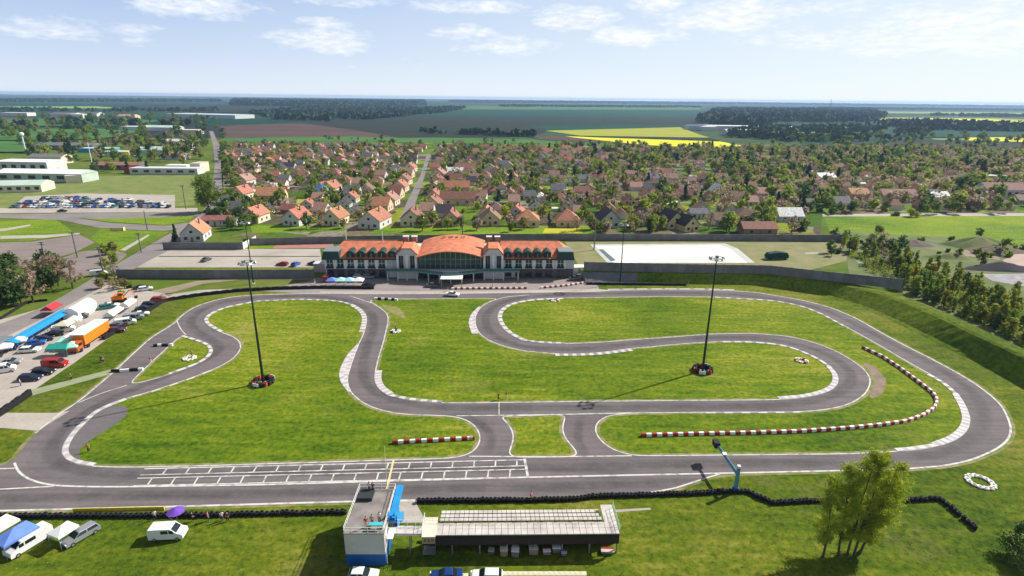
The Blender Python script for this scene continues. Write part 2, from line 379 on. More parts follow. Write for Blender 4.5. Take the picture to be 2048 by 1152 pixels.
for px, w in (([(29, 926), (32, 938), (46, 954), (76, 966), (109, 972), (180, 974), (254, 974), (520, 970), (800, 962), (1055, 955), (1440, 947), (1620, 943)], .36),
              ([(-120, 984), (0, 979), (109, 973)], .3), ([(-120, 942), (29, 937)], .3),
              ([(-120, 1026), (0, 1022), (371, 1013), (680, 1004), (830, 1001)], .4),
              ([(1300, 985), (1350, 978), (1385, 965), (1440, 948)], .3),
              ([(157, 806), (200, 787), (254, 771)], .25), ([(354, 642), (362, 660), (372, 670)], .25),
              ([(913, 832), (1000, 831), (1138, 829), (1264, 826)], .3), ([(700, 592), (742, 606)], .3), ([(978, 604), (1010, 594), (1060, 590)], .3),
              ([(998, 833), (998, 806)], .16), ([(938, 913), (1100, 914), (1264, 912)], .28)):
    ribbon('', path(px, False, 1.2, 4), -w / 2, w / 2, .060, [M_line], mb=mb, build=False)
# starting grid
def seg(a, b, w, z=.064, m=M_line):
    a = Vector((a.x, a.y, 0)); b = Vector((b.x, b.y, 0)); ribbon('', [a, b], -w / 2, w / 2, z, [m], mb=mb, build=False)
rows = [((289, 938), (1050, 920)), ((281, 950.5), (1052, 932)), ((275, 957), (1053, 939)), ((267, 972), (1054, 954.5))]
W = [(at(*a), at(*b)) for a, b in rows]
for k, (a, b) in enumerate(W): seg(a, b, .26 if k in (0, 3) else .2)
def on_row(k, t): return W[k][0].lerp(W[k][1], t)
for k in range(17):
    t = .055 + k * .0575; seg(on_row(0, t + .003), on_row(1, t), .26, .068); seg(on_row(2, t - .018), on_row(3, t - .021), .26, .068)
    d = (W[1][1] - W[1][0]).normalized() * .9
    seg(on_row(1, t) - d, on_row(1, t), .3, .068); seg(on_row(0, t + .003), on_row(0, t + .003) + d, .3, .068)
    seg(on_row(3, t - .021) - d, on_row(3, t - .021), .3, .068); seg(on_row(2, t - .018), on_row(2, t - .018) + d, .3, .068)
seg(at(1049, 918), at(1056, 954), .45, .070)
o = mb.build('track_marking'); o['kind'] = 'structure'
mb = MB(); seg(at(787, 921), at(772, 986), .35, .074, M_line_y); o = mb.build('finish_line'); o['kind'] = 'structure'
sheet('asphalt_patch', [(40, 925), (110, 850), (250, 800), (270, 830), (140, 900), (170, 938), (310, 940), (265, 972), (120, 972)], .046, asphalt_mat('darker_asphalt', (.118, .104, .112), (.168, .150, .156), .15), 3, 3)
# rubbered racing line: soft darker band along the lap
rl_m = bpy.data.materials.new('rubbered_asphalt'); rl_m.use_nodes = True; hh_ = NT(rl_m.node_tree); bb = rl_m.node_tree.nodes['Principled BSDF']; bb.inputs['Roughness'].default_value = .8; bb.inputs['Base Color'].default_value = (.062, .054, .058, 1)
att = hh_.n('ShaderNodeAttribute', attribute_name='rub'); gP = hh_.n('ShaderNodeNewGeometry').outputs['Position']; trn = hh_.n('ShaderNodeBsdfTransparent'); mxs = hh_.n('ShaderNodeMixShader')
fac = hh_.math('MULTIPLY', att.outputs['Fac'], hh_.ramp(hh_.noise(gP, .25, 5, .7), [(.3, (.05,) * 3), (.7, (.42,) * 3)])); hh_.l(fac, mxs.inputs[0]); hh_.l(trn.outputs[0], mxs.inputs[1]); hh_.l(bb.outputs[0], mxs.inputs[2]); hh_.l(mxs.outputs[0], rl_m.node_tree.nodes['Material Output'].inputs[0])
def race_line(px, w=2.6, z=.048):
    P = smooth(resample([at(x, y) for x, y in px], 1.2, False), 30, False); N_ = normals2(P, False); r = random.Random(8); vs = []; al = []; off = 0
    for i, p in enumerate(P):
        off += r.uniform(-.05, .05); off *= .97
        for q, a in ((-1, 0), (-.4, 1), (.4, 1), (1, 0)): v = p + N_[i] * (q * w / 2 + off); vs.append((v.x, v.y, z)); al.append(a * min(1, i / 8, (len(P) - 1 - i) / 8))
    fs = [(i * 4 + k, i * 4 + k + 1, i * 4 + k + 5, i * 4 + k + 4) for i in range(len(P) - 1) for k in range(3)]
    me = bpy.data.meshes.new('racing_line'); me.from_pydata(vs, [], fs); me.materials.append(rl_m); a_ = me.attributes.new('rub', 'FLOAT', 'POINT'); a_.data.foreach_set('value', al)
    o = bpy.data.objects.new('racing_line', me); COL.objects.link(o); o['kind'] = 'structure'
race_line([(1750, 925), (1500, 928), (1200, 934), (900, 938), (600, 945), (300, 952), (160, 948), (95, 925), (90, 895), (130, 850), (210, 800), (320, 757), (420, 718), (450, 700), (445, 688), (400, 668), (378, 650), (390, 625), (440, 603), (530, 594), (640, 592), (715, 606), (748, 630), (748, 660), (728, 710), (722, 750), (735, 782), (790, 806), (880, 818), (1050, 818), (1300, 815), (1560, 812), (1650, 800), (1700, 778), (1712, 750), (1690, 725), (1620, 692), (1536, 678), (1440, 674), (1330, 680), (1200, 696), (1090, 700), (1020, 690), (975, 665), (968, 635), (985, 612), (1030, 596), (1120, 589), (1300, 587), (1430, 587), (1560, 598), (1660, 622), (1760, 674), (1880, 735), (1950, 785), (1975, 830), (1960, 870), (1900, 905), (1800, 921), (1700, 927)], 3.2)
race_line([(1440, 966), (1100, 975), (700, 983), (300, 992), (-100, 1002)], 3.0, .0485); race_line([(1190, 935), (1150, 890), (1150, 850), (1170, 822)], 2.4, .0487); race_line([(960, 925), (992, 895), (992, 862), (960, 840), (900, 824)], 2.4, .0483)
# ---------------------------------------------------------------- kerbs
def kerb(px, w, mats, seg=1.4, side=1, h=.07, n=5):
    ribbon('kerb', path(px, False, .35, n * 8), 0, w * side, .05, mats, seg=seg * .8, h=h)
WG = [M_kw, M_kg]
kerb([(250, 797), (190, 820), (165, 843), (140, 868), (125, 893), (122, 907), (130, 920), (148, 928), (185, 933)], .9, [M_kw, M_kp], 1.6, 1)
kerb([(420, 741), (380, 757), (300, 784), (250, 797)], .55, [M_kw, None], 2.2, 1)
kerb([(440, 665), (425, 657), (410, 647), (407, 638), (420, 626), (450, 614), (512, 602)], .95, [M_kw, M_kw, M_kg], 1.2, -1)
kerb([(512, 602), (600, 598), (659, 600), (686, 603), (709, 610)], .8, [M_kw, M_kg], 1.6, -1)
kerb([(709, 610), (724, 619), (733, 631), (733, 646), (728, 664)], 1.3, [M_kw, M_kw, M_kg], .9, -1)
kerb([(751, 742), (748, 755), (751, 770), (759, 781), (777, 792)], 1.5, [M_kw, M_kp], .9, 1)
kerb([(777, 792), (807, 799), (836, 803), (883, 806)], .9, [M_kw, M_kg], 1.5, 1)
kerb([(1125, 596), (1072, 598), (1037, 603), (1013, 610), (998, 622), (995, 637), (1003, 654), (1019, 669), (1043, 681)], 1.2, [M_kw, M_kw, M_kg], 1.3, 1)
kerb([(1043, 681), (1074, 686), (1130, 688)], .9, [M_kw, M_kg], 1.4, 1)
kerb([(1110, 708), (1150, 708), (1199, 706), (1261, 698)], 1.3, [M_kw, M_kg], 1.3, -1)
kerb([(1444, 683), (1499, 683), (1536, 686), (1568, 690), (1600, 700), (1640, 718), (1662, 734)], .8, [M_kw, M_kw, M_kg], 1.2, -1)
kerb([(1662, 734), (1675, 748), (1677, 762), (1670, 776), (1650, 786), (1613, 795), (1560, 799)], 1.1, [M_kw, M_kp], 1.2, -1)
kerb([(1410, 825), (1500, 825), (1598, 824)], .45, [M_kw, M_kg], 2.2, -1)
kerb([(1429, 594), (1536, 600), (1573, 605), (1611, 614), (1648, 629), (1690, 652)], .8, [M_kw, M_kg], 2.0, -1)
kerb([(1860, 749), (1890, 765), (1918, 790)], .9, [M_kw, M_kg], 1.4, -1)
kerb([(1918, 790), (1934, 818), (1941, 840), (1934, 862), (1912, 880), (1876, 893)], 1.25, [M_kw, M_kp], 1.0, -1)
kerb([(1876, 893), (1834, 900), (1795, 903)], .9, [M_kw, M_kp], 1.5, -1)
kerb([(367, 671), (387, 677), (415, 686), (427, 697), (422, 712), (400, 727), (381, 734), (340, 749)], .8, [M_kw, M_kw, M_kg], 1.2, -1)
kerb([(1216, 580), (1300, 579), (1399, 579), (1469, 581)], .8, [M_kw, M_kw, M_kw, M_kg], 1.5, 1)
def crescent(inner, outer, n=30):
    A = resample([at(*p) for p in inner], 1, False); B = resample([at(*p) for p in outer], 1, False); A = smooth(A, 6, False); B = smooth(B, 6, False)
    pick = lambda P, t: P[min(len(P) - 1, int(t * (len(P) - 1) + .5))]
    mb = MB()
    for k in range(n):
        a, b, c, d = [Vector((p.x, p.y, .10)) for p in (pick(A, k / n), pick(A, (k + 1) / n), pick(B, (k + 1) / n), pick(B, k / n))]
        mid1, mid2 = a.lerp(d, .45), b.lerp(c, .45)
        mb.add([a, b, mid2, mid1], [(0, 1, 2, 3)], (M_kp, M_kw)[k % 2]); mb.add([mid1, mid2, c, d], [(0, 1, 2, 3)], (M_kw, M_kp)[k % 3 == 0])
    o = mb.build('kerb'); o['kind'] = 'structure'
crescent([(718, 687), (706, 718), (700, 737), (694, 755), (695, 770), (701, 785)], [(717, 687), (697, 706), (683, 730), (677, 748), (680, 765), (696, 784)])
crescent([(961, 614), (951, 631), (950, 648), (957, 667)], [(958, 613), (942, 628), (936, 646), (944, 669)], 22)
# worn earth
sheet('bare_earth', [(1722, 722), (1745, 728), (1775, 760), (1765, 792), (1735, 800), (1748, 770), (1742, 748)], .034, mat('worn_reddish_earth', (.17, .125, .09), .95, scale=.5, rgb2=(.26, .19, .14)), 3, 1.5)
sheet('bare_earth', [(760, 608), (800, 615), (815, 640), (795, 632), (778, 624)], .034, mat('worn_tan_earth', (.15, .17, .04), .95, scale=.5, rgb2=(.27, .23, .10)), 3, 1.5)
# ---------------------------------------------------------------- paving and roads
sheet('paddock_paving', [(-450, 980), (-330, 720), (0, 640), (150, 598), (215, 570), (330, 587), (335, 602), (245, 656), (150, 725), (62, 784), (0, 828), (-200, 990)], .045, M_concrete)
sheet('path', [(0, 826), (112, 826), (140, 822), (75, 862), (0, 856), (-200, 860), (-200, 830)], .048, M_concrete)
sheet('path', [(55, 782), (244, 733), (238, 744), (62, 792)], .048, mat('green_tinged_path', (.26, .28, .17), .9, scale=.6))
sheet('plaza', [(560, 574), (640, 557), (1165, 557), (1196, 572), (1200, 582), (1050, 586), (900, 588), (750, 589), (620, 588), (520, 582)], .045, M_plaza)
sheet('kerb_strip', [(640, 582), (900, 583), (1190, 578), (1230, 581), (1190, 584), (900, 588), (640, 586)], .050, M_concrete)
sheet('path', [(300, 583), (395, 562), (470, 556), (640, 556), (640, 560), (480, 560), (405, 568), (335, 588)], .047, M_dirt)
sheet('path', [(330, 590), (400, 580), (640, 573), (640, 577), (400, 587), (332, 598)], .049, M_concrete)
# road past the circuit on the left, main road away
sheet('road', [(-120, 690), (80, 620), (180, 560), (300, 490), (370, 450), (400, 430), (420, 400), (430, 330), (426, 290), (418, 262), (426, 262), (438, 290), (446, 330), (446, 400), (440, 440), (400, 470), (300, 520), (230, 560), (120, 620), (-80, 720)], .05, M_road, 2, 6)
sheet('road', [(-200, 428), (40, 428), (400, 424), (400, 432), (200, 438), (150, 436), (220, 446), (330, 452), (400, 442), (400, 450), (330, 462), (200, 456), (120, 440), (0, 436), (-200, 437)], .052, M_road)
sheet('road', [(-300, 416), (120, 416), (395, 416), (395, 424), (-300, 428)], .046, M_concrete)
sheet('dirt_lot', [(-200, 488), (60, 484), (160, 470), (190, 485), (150, 505), (60, 532), (-200, 545)], .048, M_lot)
sheet('dirt_lot', [(100, 525), (170, 500), (260, 505), (230, 530), (150, 560)], .051, M_lot, 1)
sheet('path', [(0, 472), (90, 470), (160, 466), (158, 469), (90, 476), (0, 478)], .056, M_concrete)
sheet('path', [(240, 500), (296, 469), (300, 471), (250, 502)], .056, M_concrete)
sheet('path', [(-100, 462), (10, 457), (60, 449), (62, 452), (10, 462), (-100, 468)], .056, M_concrete)
sheet('grass', [(-100, 446), (110, 438), (150, 466), (60, 482), (-100, 486)], .040, M_meadow)
sheet('grass', [(140, 433), (390, 430), (380, 442), (330, 450), (220, 444)], .041, M_meadow)
sheet('grass', [(200, 458), (340, 464), (300, 480), (230, 506), (180, 478)], .042, M_meadow)
sheet('grass', [(-100, 402), (150, 352), (390, 350), (390, 410), (330, 415), (300, 388), (60, 392), (20, 414), (-100, 425)], .043, mat('rough_yellow_grass', (.11, .16, .03), .95, scale=.12, rgb2=(.20, .22, .06)))
sheet('car_park', [(20, 418), (50, 393), (160, 387), (350, 390), (350, 417)], .055, M_concrete)
sheet('car_park', [(265, 535), (285, 520), (330, 498), (640, 498), (645, 535)], .048, M_concrete)
sheet('grass', [(270, 537), (640, 537), (640, 541), (262, 541)], .060, M_outer)
sheet('hedge_strip', [(320, 512), (640, 512), (640, 514), (316, 514)], .062, mat('verge_planting', (.05, .075, .02), .95, scale=.4, rgb2=(.14, .12, .08)), kind='structure')
sheet('court', [(560, 484), (665, 483), (668, 496), (545, 497)], .064, mat('red_court_surface', (.36, .17, .14), .9, scale=.3))
sheet('grass', [(500, 484), (560, 484), (545, 497), (495, 498)], .066, M_meadow)
# white court on the right and its surround
sheet('grass', [(1130, 484), (1560, 482), (1700, 486), (1700, 520), (1600, 545), (1165, 545)], .038, mat('dry_lawn', (.15, .17, .05), .95, scale=.15, rgb2=(.25, .22, .11)))
sheet('court', [(1180, 489), (1450, 487), (1475, 497), (1510, 526), (1215, 526), (1195, 505)], .058, mat('grey_court_rim', (.45, .45, .43), .9, scale=.3))
sheet('court', [(1190, 492), (1440, 490), (1462, 498), (1495, 526), (1225, 526), (1206, 506)], .075, M_white_ground)
sheet('court_channel', [(1197, 499), (1206, 499), (1232, 521), (1222, 523)], .090, mat('grey_channel', (.10, .14, .15), .9))
sheet('path', [(1610, 505), (1650, 504), (1650, 508), (1610, 509)], .06, M_concrete)
# village ground and streets
sheet('village_ground', [(440, 473), (446, 400), (440, 287), (700, 283), (1500, 296), (2100, 300), (2600, 330), (2600, 428), (1645, 428), (1640, 474)], .05, M_garden)
sheet('street', [(794, 448), (816, 400), (841, 350), (854, 308), (861, 308), (850, 350), (833, 400), (818, 448)], .07, M_road)
sheet('street', [(1645, 428), (2600, 424), (2600, 431), (1645, 433)], .075, M_concrete)
for y0, x0, x1 in ((405, 470, 800), (365, 480, 1500), (335, 500, 1700), (402, 860, 1560), (318, 500, 1900), (380, 1600, 2500)): sheet('street', [(x0, y0), (x1, y0 + 3), (x1, y0 + 5), (x0, y0 + 2)], .072, M_road)
sheet('grass', [(1645, 433), (2300, 431), (2300, 500), (2048, 490), (1900, 475), (1660, 462)], .055, M_meadow)
sheet('grass', [(500, 450), (690, 452), (690, 462), (505, 466)], .058, M_meadow); sheet('grass', [(760, 452), (1200, 452), (1200, 470), (740, 468)], .059, M_meadow)
sheet('flower_field', [(1090, 457), (1160, 457), (1165, 466), (1085, 466)], .065, mat('yellow_flowers', (.42, .38, .015), .95, scale=.3))
sheet('flower_field', [(595, 395), (655, 393), (650, 412), (590, 414)], .065, mat('yellow_green_flowers', (.30, .30, .03), .95, scale=.3))
# rough land, ponds and diggings on the right
M_rough = mat('rough_scrub', (.055, .105, .018), .95, scale=.09, rgb2=(.16, .165, .06), detail=9, coord='Object')
sheet('scrubland', [(1660, 462), (1900, 475), (2300, 495), (2300, 780), (2048, 715), (1950, 670), (1850, 620), (1800, 582), (1700, 560), (1690, 500)], .046, M_rough)
M_water = mat('pond_water', (.35, .42, .45), .08, var=.1, scale=.2, spec=.8)
sheet('pond', [(1712, 521), (1765, 519), (1800, 524), (1790, 531), (1720, 529)], .07, M_water); sheet('pond', [(1770, 535), (1800, 538), (1815, 560), (1785, 560)], .071, M_water); sheet('pond', [(1830, 553), (1870, 552), (1880, 563), (1838, 568)], .072, M_water)
sheet('bare_earth', [(2005, 522), (2035, 500), (2200, 490), (2200, 545), (2060, 548)], .068, mat('pinkish_earth', (.40, .30, .25), .95, scale=.2))
sheet('bare_earth', [(1960, 548), (2060, 548), (2200, 552), (2200, 585), (2048, 573), (1985, 562)], .069, mat('grey_gravel', (.20, .19, .21), .95, scale=.4, rgb2=(.36, .34, .36)))
sheet('bare_earth', [(1915, 497), (1990, 500), (2000, 520), (1930, 512)], .067, M_dirt)
# ---------------------------------------------------------------- far fields
def fmat(n, c, c2=None):
    m, h, b, P = base_mat(n); c2 = c2 or tuple(v * 1.5 for v in c)
    v = h.math('ADD', h.math('MULTIPLY', h.noise(h.mapping(P, (.0012, .022, 1), .06), 1, 6, .7), .6), h.math('MULTIPLY', h.noise(P, .02, 5, .7), .4))
    h.l(h.ramp(v, [(.38, c), (.62, c2)]), b.inputs['Base Color']); return m
F_teal = fmat('wheat_haze_teal', (.008, .046, .032)); F_brown = fmat('ploughed_brown', (.075, .048, .045), (.11, .072, .065)); F_purple = fmat('ploughed_dark', (.010, .024, .020), (.040, .042, .034))  # teal of the distant haze put into the wheat colour
F_yel = fmat('rapeseed_yellow', (.58, .54, .02), (.68, .62, .03)); F_oliv = fmat('pale_rapeseed', (.25, .28, .03), (.36, .36, .05)); F_gr = fmat('field_green', (.05, .12, .03)); F_lg = fmat('field_light_green', (.17, .25, .06))
k = 0
for m, px in ((F_gr, [(440, 277), (700, 272), (1080, 279), (1500, 291), (1500, 297), (1080, 288), (700, 284), (440, 284)]),
              (F_brown, [(440, 252), (600, 246), (720, 262), (800, 276), (700, 273), (440, 277)]),
              (F_purple, [(600, 246), (760, 232), (1400, 236), (1420, 250), (1100, 262), (1060, 274), (800, 276), (720, 262)]),
              (F_teal, [(700, 222), (1400, 220), (1400, 236), (760, 232)]), (F_teal, [(1060, 252), (1420, 250), (1400, 256), (1100, 262)]),
              (F_lg, [(700, 219), (790, 219), (810, 222), (720, 223)]), (F_gr, [(850, 212), (1400, 214), (1400, 220), (800, 219)]),
              (F_oliv, [(1090, 262), (1360, 255), (1400, 270), (1420, 276), (1160, 272)]), (F_purple, [(1120, 273), (1160, 272), (1420, 276), (1440, 282), (1200, 275)]),
              (F_yel, [(1130, 273), (1200, 276), (1440, 284), (1490, 293), (1420, 297), (1290, 291), (1180, 281)]), (F_brown, [(1060, 274), (1130, 274), (1290, 291), (1080, 280)]),
              (F_lg, [(1860, 278), (2300, 276), (2300, 292), (1900, 288)]), (F_yel, [(1930, 276), (2300, 273), (2300, 289), (1945, 286)]), (F_oliv, [(1750, 235), (1990, 237), (2300, 250), (2300, 253), (2048, 248), (1760, 243)]),
              (F_yel, [(1860, 237), (1980, 239), (2048, 243), (1870, 242)]), (F_lg, [(1650, 222), (2300, 228), (2300, 232), (1700, 226)]), (F_teal, [(1720, 246), (2300, 256), (2300, 272), (1860, 276), (1740, 270)]),
              (F_purple, [(1500, 296), (1860, 280), (2300, 292), (2300, 300), (1500, 300)]), (F_gr, [(1560, 262), (1760, 262), (1700, 270), (1560, 268)]),
              (F_gr, [(-300, 240), (0, 240), (200, 236), (330, 242), (250, 252), (-300, 255)]), (F_gr, [(-300, 262), (180, 258), (300, 262), (200, 280), (-300, 285)]), (F_brown, [(-300, 232), (0, 236), (150, 236), (0, 240), (-300, 240)]),
              (F_gr, [(-300, 286), (120, 284), (100, 305), (-300, 312)]), (F_lg, [(-300, 214), (350, 213), (350, 217), (-300, 219)]), (F_teal, [(-300, 196), (450, 200), (450, 210), (-300, 208)]), (F_purple, [(200, 208), (700, 212), (700, 222), (430, 226), (200, 214)])):
    k += 1; sheet('farm_field', px, .20 + k * .05, m)
# ---------------------------------------------------------------- embankment under the right hand wall
top = [(1165, 542), (1300, 545), (1536, 549), (1650, 562), (1760, 584), (1850, 618), (1950, 666), (2048, 712), (2200, 790)]
toe = [(1172, 566), (1300, 566), (1536, 570), (1640, 588), (1735, 618), (1815, 655), (1905, 700), (2000, 745), (2130, 820)]
BH = 3.0
def bz(px): return 3.0 + 1.7 * min(1, max(0, (px - 1536) / 500))
A = smooth(resample([at(x, y, bz(x)) for x, y in top], 2, False), 8, False); B = smooth(resample([at(x, y) for x, y in toe], 2, False), 8, False)
mb = MB(); n = 140; rnd = random.Random(3)
def pk(P, t):
    q = t * (len(P) - 1); i = min(len(P) - 2, int(q)); return P[i].lerp(P[i + 1], q - i)
rowsE = []
for k in range(n + 1):
    a, b = pk(A, k / n), pk(B, k / n); d = (a - b); d.z = 0; d.normalize()
    hb_ = a.z; pts = [Vector((b.x, b.y, 0.0)) - d * .8, b.lerp(a, .12), b.lerp(a, .5), b.lerp(a, .88), a + d * .3, a + d * 4, a + d * 10]
    zs = [.0, hb_ * .12, hb_ * .52, hb_ * .92, hb_, hb_, 0.0]
    if k == 0: pass
    rowsE.append([Vector((p.x, p.y, z + (rnd.uniform(-.1, .1) if 0 < i < 4 else 0) + (.0 if i not in (0,6) else .01))) for i, (p, z) in enumerate(zip(pts, zs))])
for k in range(n):
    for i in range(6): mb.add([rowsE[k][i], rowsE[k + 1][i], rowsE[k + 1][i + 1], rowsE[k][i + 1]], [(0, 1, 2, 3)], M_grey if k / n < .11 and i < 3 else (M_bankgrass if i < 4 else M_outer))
mb.add(rowsE[0], [(0, 1, 2, 3, 4, 5, 6)], M_grey)
o = mb.build('embankment', smooth=False); o['kind'] = 'structure'
# spoil heaps
def heap(px, py, rx, ry, h, m, seed, name='earth_mound'):
    c = at(px, py); r = random.Random(seed); mb = MB(); R_, K = 7, 22; vs = [(c.x, c.y, h)]; fs = []
    for i in range(1, R_ + 1):
        for j in range(K):
            t = 2 * math.pi * j / K; q = i / R_; w = 1 + .18 * math.sin(3 * t + seed) + r.uniform(-.05, .05)
            vs.append((c.x + rx * q * w * math.cos(t), c.y + ry * q * w * math.sin(t), h * (1 - q) ** 1.0 * (1 + .3 * math.sin(5 * t + seed) * q) + r.uniform(-.15, .15) * (q < 1) if q < 1 else -.05))
    for j in range(K): fs.append((0, 1 + j, 1 + (j + 1) % K))
    for i in range(R_ - 1):
        for j in range(K): fs.append((1 + i * K + j, 1 + (i + 1) * K + j, 1 + (i + 1) * K + (j + 1) % K, 1 + i * K + (j + 1) % K))
    mb.add(vs, fs, m); o = mb.build(name, smooth=True); o['kind'] = 'structure'
heap(1955, 492, 16, 7, 4.5, M_rough, 1); heap(1990, 503, 14, 6, 2.5, mat('brown_spoil', (.12, .09, .075), .95, scale=.4), 2); heap(1830, 490, 8, 5, 2.5, mat('grey_brown_spoil', (.15, .12, .11), .95, scale=.4), 3)
heap(2000, 538, 14, 5, 3.0, mat('dark_soil', (.035, .03, .04), .95, scale=.4), 4); heap(1900, 515, 10, 4, 2, M_rough, 5)
# far woods: one mass of crowns each
def wood(px, h, m, seed, cell, name='far_wood', label=None, thin=0):
    P = np.array([(p.x, p.y) for p in [at(x, y) for x, y in px]]); r = np.random.RandomState(seed); lo, hi = P.min(0), P.max(0)
    n = int(min(60000, (hi - lo).prod() / cell ** 2)); C = lo + (hi - lo) * r.rand(n, 2); C = C[inside_np(C, P) > 0]; C = C[(r.rand(len(C)) + .45 * np.sin(C[:, 0] / 70 + 2 * np.sin(C[:, 1] / 130)) * (thin > 0)) > thin][:7000]; n = len(C); q = 9
    c = np.repeat(C, q, 0); s_ = np.repeat(.6 + .7 * r.rand(n), q); z = r.rand(n * q); rad = cell * .55 * (1 - .6 * z); t = r.rand(n * q) * 6.283
    p = np.stack([c[:, 0] + rad * np.cos(t), c[:, 1] + rad * np.sin(t), h * s_ * (.25 + .75 * z)], 1)
    a = r.normal(size=p.shape); a /= np.linalg.norm(a, axis=1)[:, None]; b = np.cross(a, r.normal(size=p.shape)); b /= np.linalg.norm(b, axis=1)[:, None]; k = cell * .34
    V = np.stack([p - a * k, p + b * k, p + a * k, p - b * k], 1).reshape(-1, 3); V[:, 2] = np.maximum(V[:, 2], .3)
    me = bpy.data.meshes.new(name); me.from_pydata(V.tolist(), [], np.arange(len(V)).reshape(-1, 4).tolist()); me.materials.append(m)
    o = bpy.data.objects.new(name, me); COL.objects.link(o); tag(o, label or 'dark distant wood', 'wood', None, 'stuff')
F_wood = mat('distant_canopy', (.010, .040, .026), .95, scale=.03, rgb2=(.026, .070, .034))
wood([(465, 203), (850, 204), (850, 211), (680, 214), (465, 212)], 22, F_wood, 1, 26, label='long dark wood on the skyline left of centre')
wood([(500, 226), (600, 218), (930, 216), (900, 224), (780, 236), (660, 246), (560, 240)], 10, F_wood, 2, 20, thin=.55, label='scattered dark woodland behind the ploughed field')
wood([(1395, 245), (1430, 222), (1740, 222), (1770, 236), (1740, 247), (1560, 244), (1530, 252), (1440, 258)], 18, F_wood, 3, 16, thin=.22, label='dark blue wood round the white halls beyond the village')
wood([(1745, 250), (1860, 248), (2300, 262), (2300, 268), (1850, 262)], 14, F_wood, 4, 15, thin=.3, label='dark tree belt below the pale yellow fields')
wood([(1480, 262), (1740, 256), (1860, 266), (1800, 282), (1600, 285), (1450, 274)], 10,  mat('bluish_canopy', (.025, .06, .030), .95, scale=.05, rgb2=(.07, .12, .05)), 5, 12, thin=.5, label='loose trees between the white sheds and the village')
for i_, (pp, lb) in enumerate((([(-300, 222), (430, 221), (430, 223), (-300, 224)], 'tree line left of the ploughed field'), ([(-300, 256), (240, 258), (240, 260), (-300, 259)], 'hedgerow on the far left plain'), ([(100, 247), (400, 250), (400, 252), (100, 250)], 'hedgerow before the far left sheds'), ([(1000, 212), (1400, 214), (1400, 215.5), (1000, 213.5)], 'thin hedgerow across the dark green field'),
        ([(1640, 216), (2300, 222), (2300, 224), (1640, 218)], 'tree line above the pale yellow fields'), ([(1860, 230), (2300, 236), (2300, 238), (1860, 232)], 'tree line between the pale fields at far right'), ([(750, 262), (1060, 272), (1080, 275), (760, 265)], 'sparse hedgerow between the brown and the dark field'))):
    wood(pp, 9, F_wood, 20 + i_, 12 if i_ > 5 else 20, label=lb, thin=.45)
wood([(-300, 203), (440, 202), (440, 204), (-300, 205)], 14, F_wood, 6, 30, label='thin wood on the left skyline')
wood([(900, 203), (1500, 207), (2300, 217), (2300, 218.5), (1500, 209), (900, 205)], 16, F_wood, 7, 40, label='thin tree line along the right skyline')
# ================================================================ CLUBHOUSE (local u along front, v back, z up)
cb0 = at(650, 557); cb1 = at(1150, 557); CB_ANG = math.atan2(cb1.y - cb0.y, cb1.x - cb0.x); CW = (cb1 - cb0).length
KX = CW / 500.0
def cu(px): return (px - 650) * KX
club = empty('clubhouse', 'long clubhouse with orange tiled roof, big curved central roof and dark dormers', 'building', (cb0.x, cb0.y, 0), CB_ANG)
D = 17.5; EH = 7.1; RH = 11.4
def cpart(mb, name, **k): return mb.build(name, club, **k)
M_gfl = mat('ground_floor_shade_render', (.085, .082, .10), .85, var=.3, scale=.6)  # ground floor shade put into the render colour
w = MB()
for a, b in ((cu(652), cu(792)), (cu(1006), cu(1148))): w.box(a, b, .9, D, .1, EH, M_lgrey)
w.box(cu(792), cu(836), .6, D, .1, 8.2, M_lgrey); w.box(cu(964), cu(1006), .6, D, .1, 8.2, M_lgrey); w.box(cu(836), cu(964), 1.4, D + 8, .1, 7.6, M_grey)
cpart(w, 'wall')
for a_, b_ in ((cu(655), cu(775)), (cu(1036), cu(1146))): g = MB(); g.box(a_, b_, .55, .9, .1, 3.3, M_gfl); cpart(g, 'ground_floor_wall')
M_pinkw = mat('brownish_pink_render', (.25, .17, .16), .85, scale=1)
def wing_roof(a, b, hipL, hipR):
    m = MB(); y0, y1, z0 = -.5, D + .5, EH + .05; yr = 9.0
    a0, b0 = a, b; ar, br = a + (4.5 if hipL else 0), b - (4.5 if hipR else 0)
    vs = [(a0, y0, z0), (b0, y0, z0), (b0, y1, z0), (a0, y1, z0), (ar, yr, RH), (br, yr, RH)]
    m.add(vs, [(0, 1, 5, 4), (1, 2, 5), (2, 3, 4, 5), (3, 0, 4)], M_club); m.add([(v[0], v[1], z0 - .12) for v in vs[:4]], [(3, 2, 1, 0)], M_club)
    o = cpart(m, 'wing_roof')
    r = MB()
    for k in range(int((br - ar) / .6)): pass
    r.cyl((ar, yr, RH + .05), (br, yr, RH + .05), .16, .16, M_rpink, 6); r.build('ridge_tiles', o)
    s = MB(); s.box(a0, b0, y0 - .12, y0 + .05, z0 - .35, z0 + .1, M_dsteel); s.build('gutter', o)
wing_roof(cu(655), cu(800), True, False); wing_roof(cu(1000), cu(1145), False, True)
# dormers
for px in (703, 723.5, 744, 764.5, 785, 1014, 1034.5, 1054, 1073.5, 1093):
    u = cu(px); d = MB(); zf = 7.35
    d.box(u - 1.25, u + 1.25, .25, 4.6, zf, 9.0, M_dsteel)
    pr = [(u - 1.5, 9.0), (u - .9, 9.55), (u, 9.85), (u + .9, 9.55), (u + 1.5, 9.0)]
    d.prism(pr, .05, 5.4, M_greenroof, axis='y'); dd = cpart(d, 'dormer')
    e = MB(); e.box(u - .75, u + .75, .17, .24, zf + .15, 8.85, M_glass); e.box(u - .03, u + .03, .12, .165, zf + .15, 8.85, M_white); e.build('window', dd)
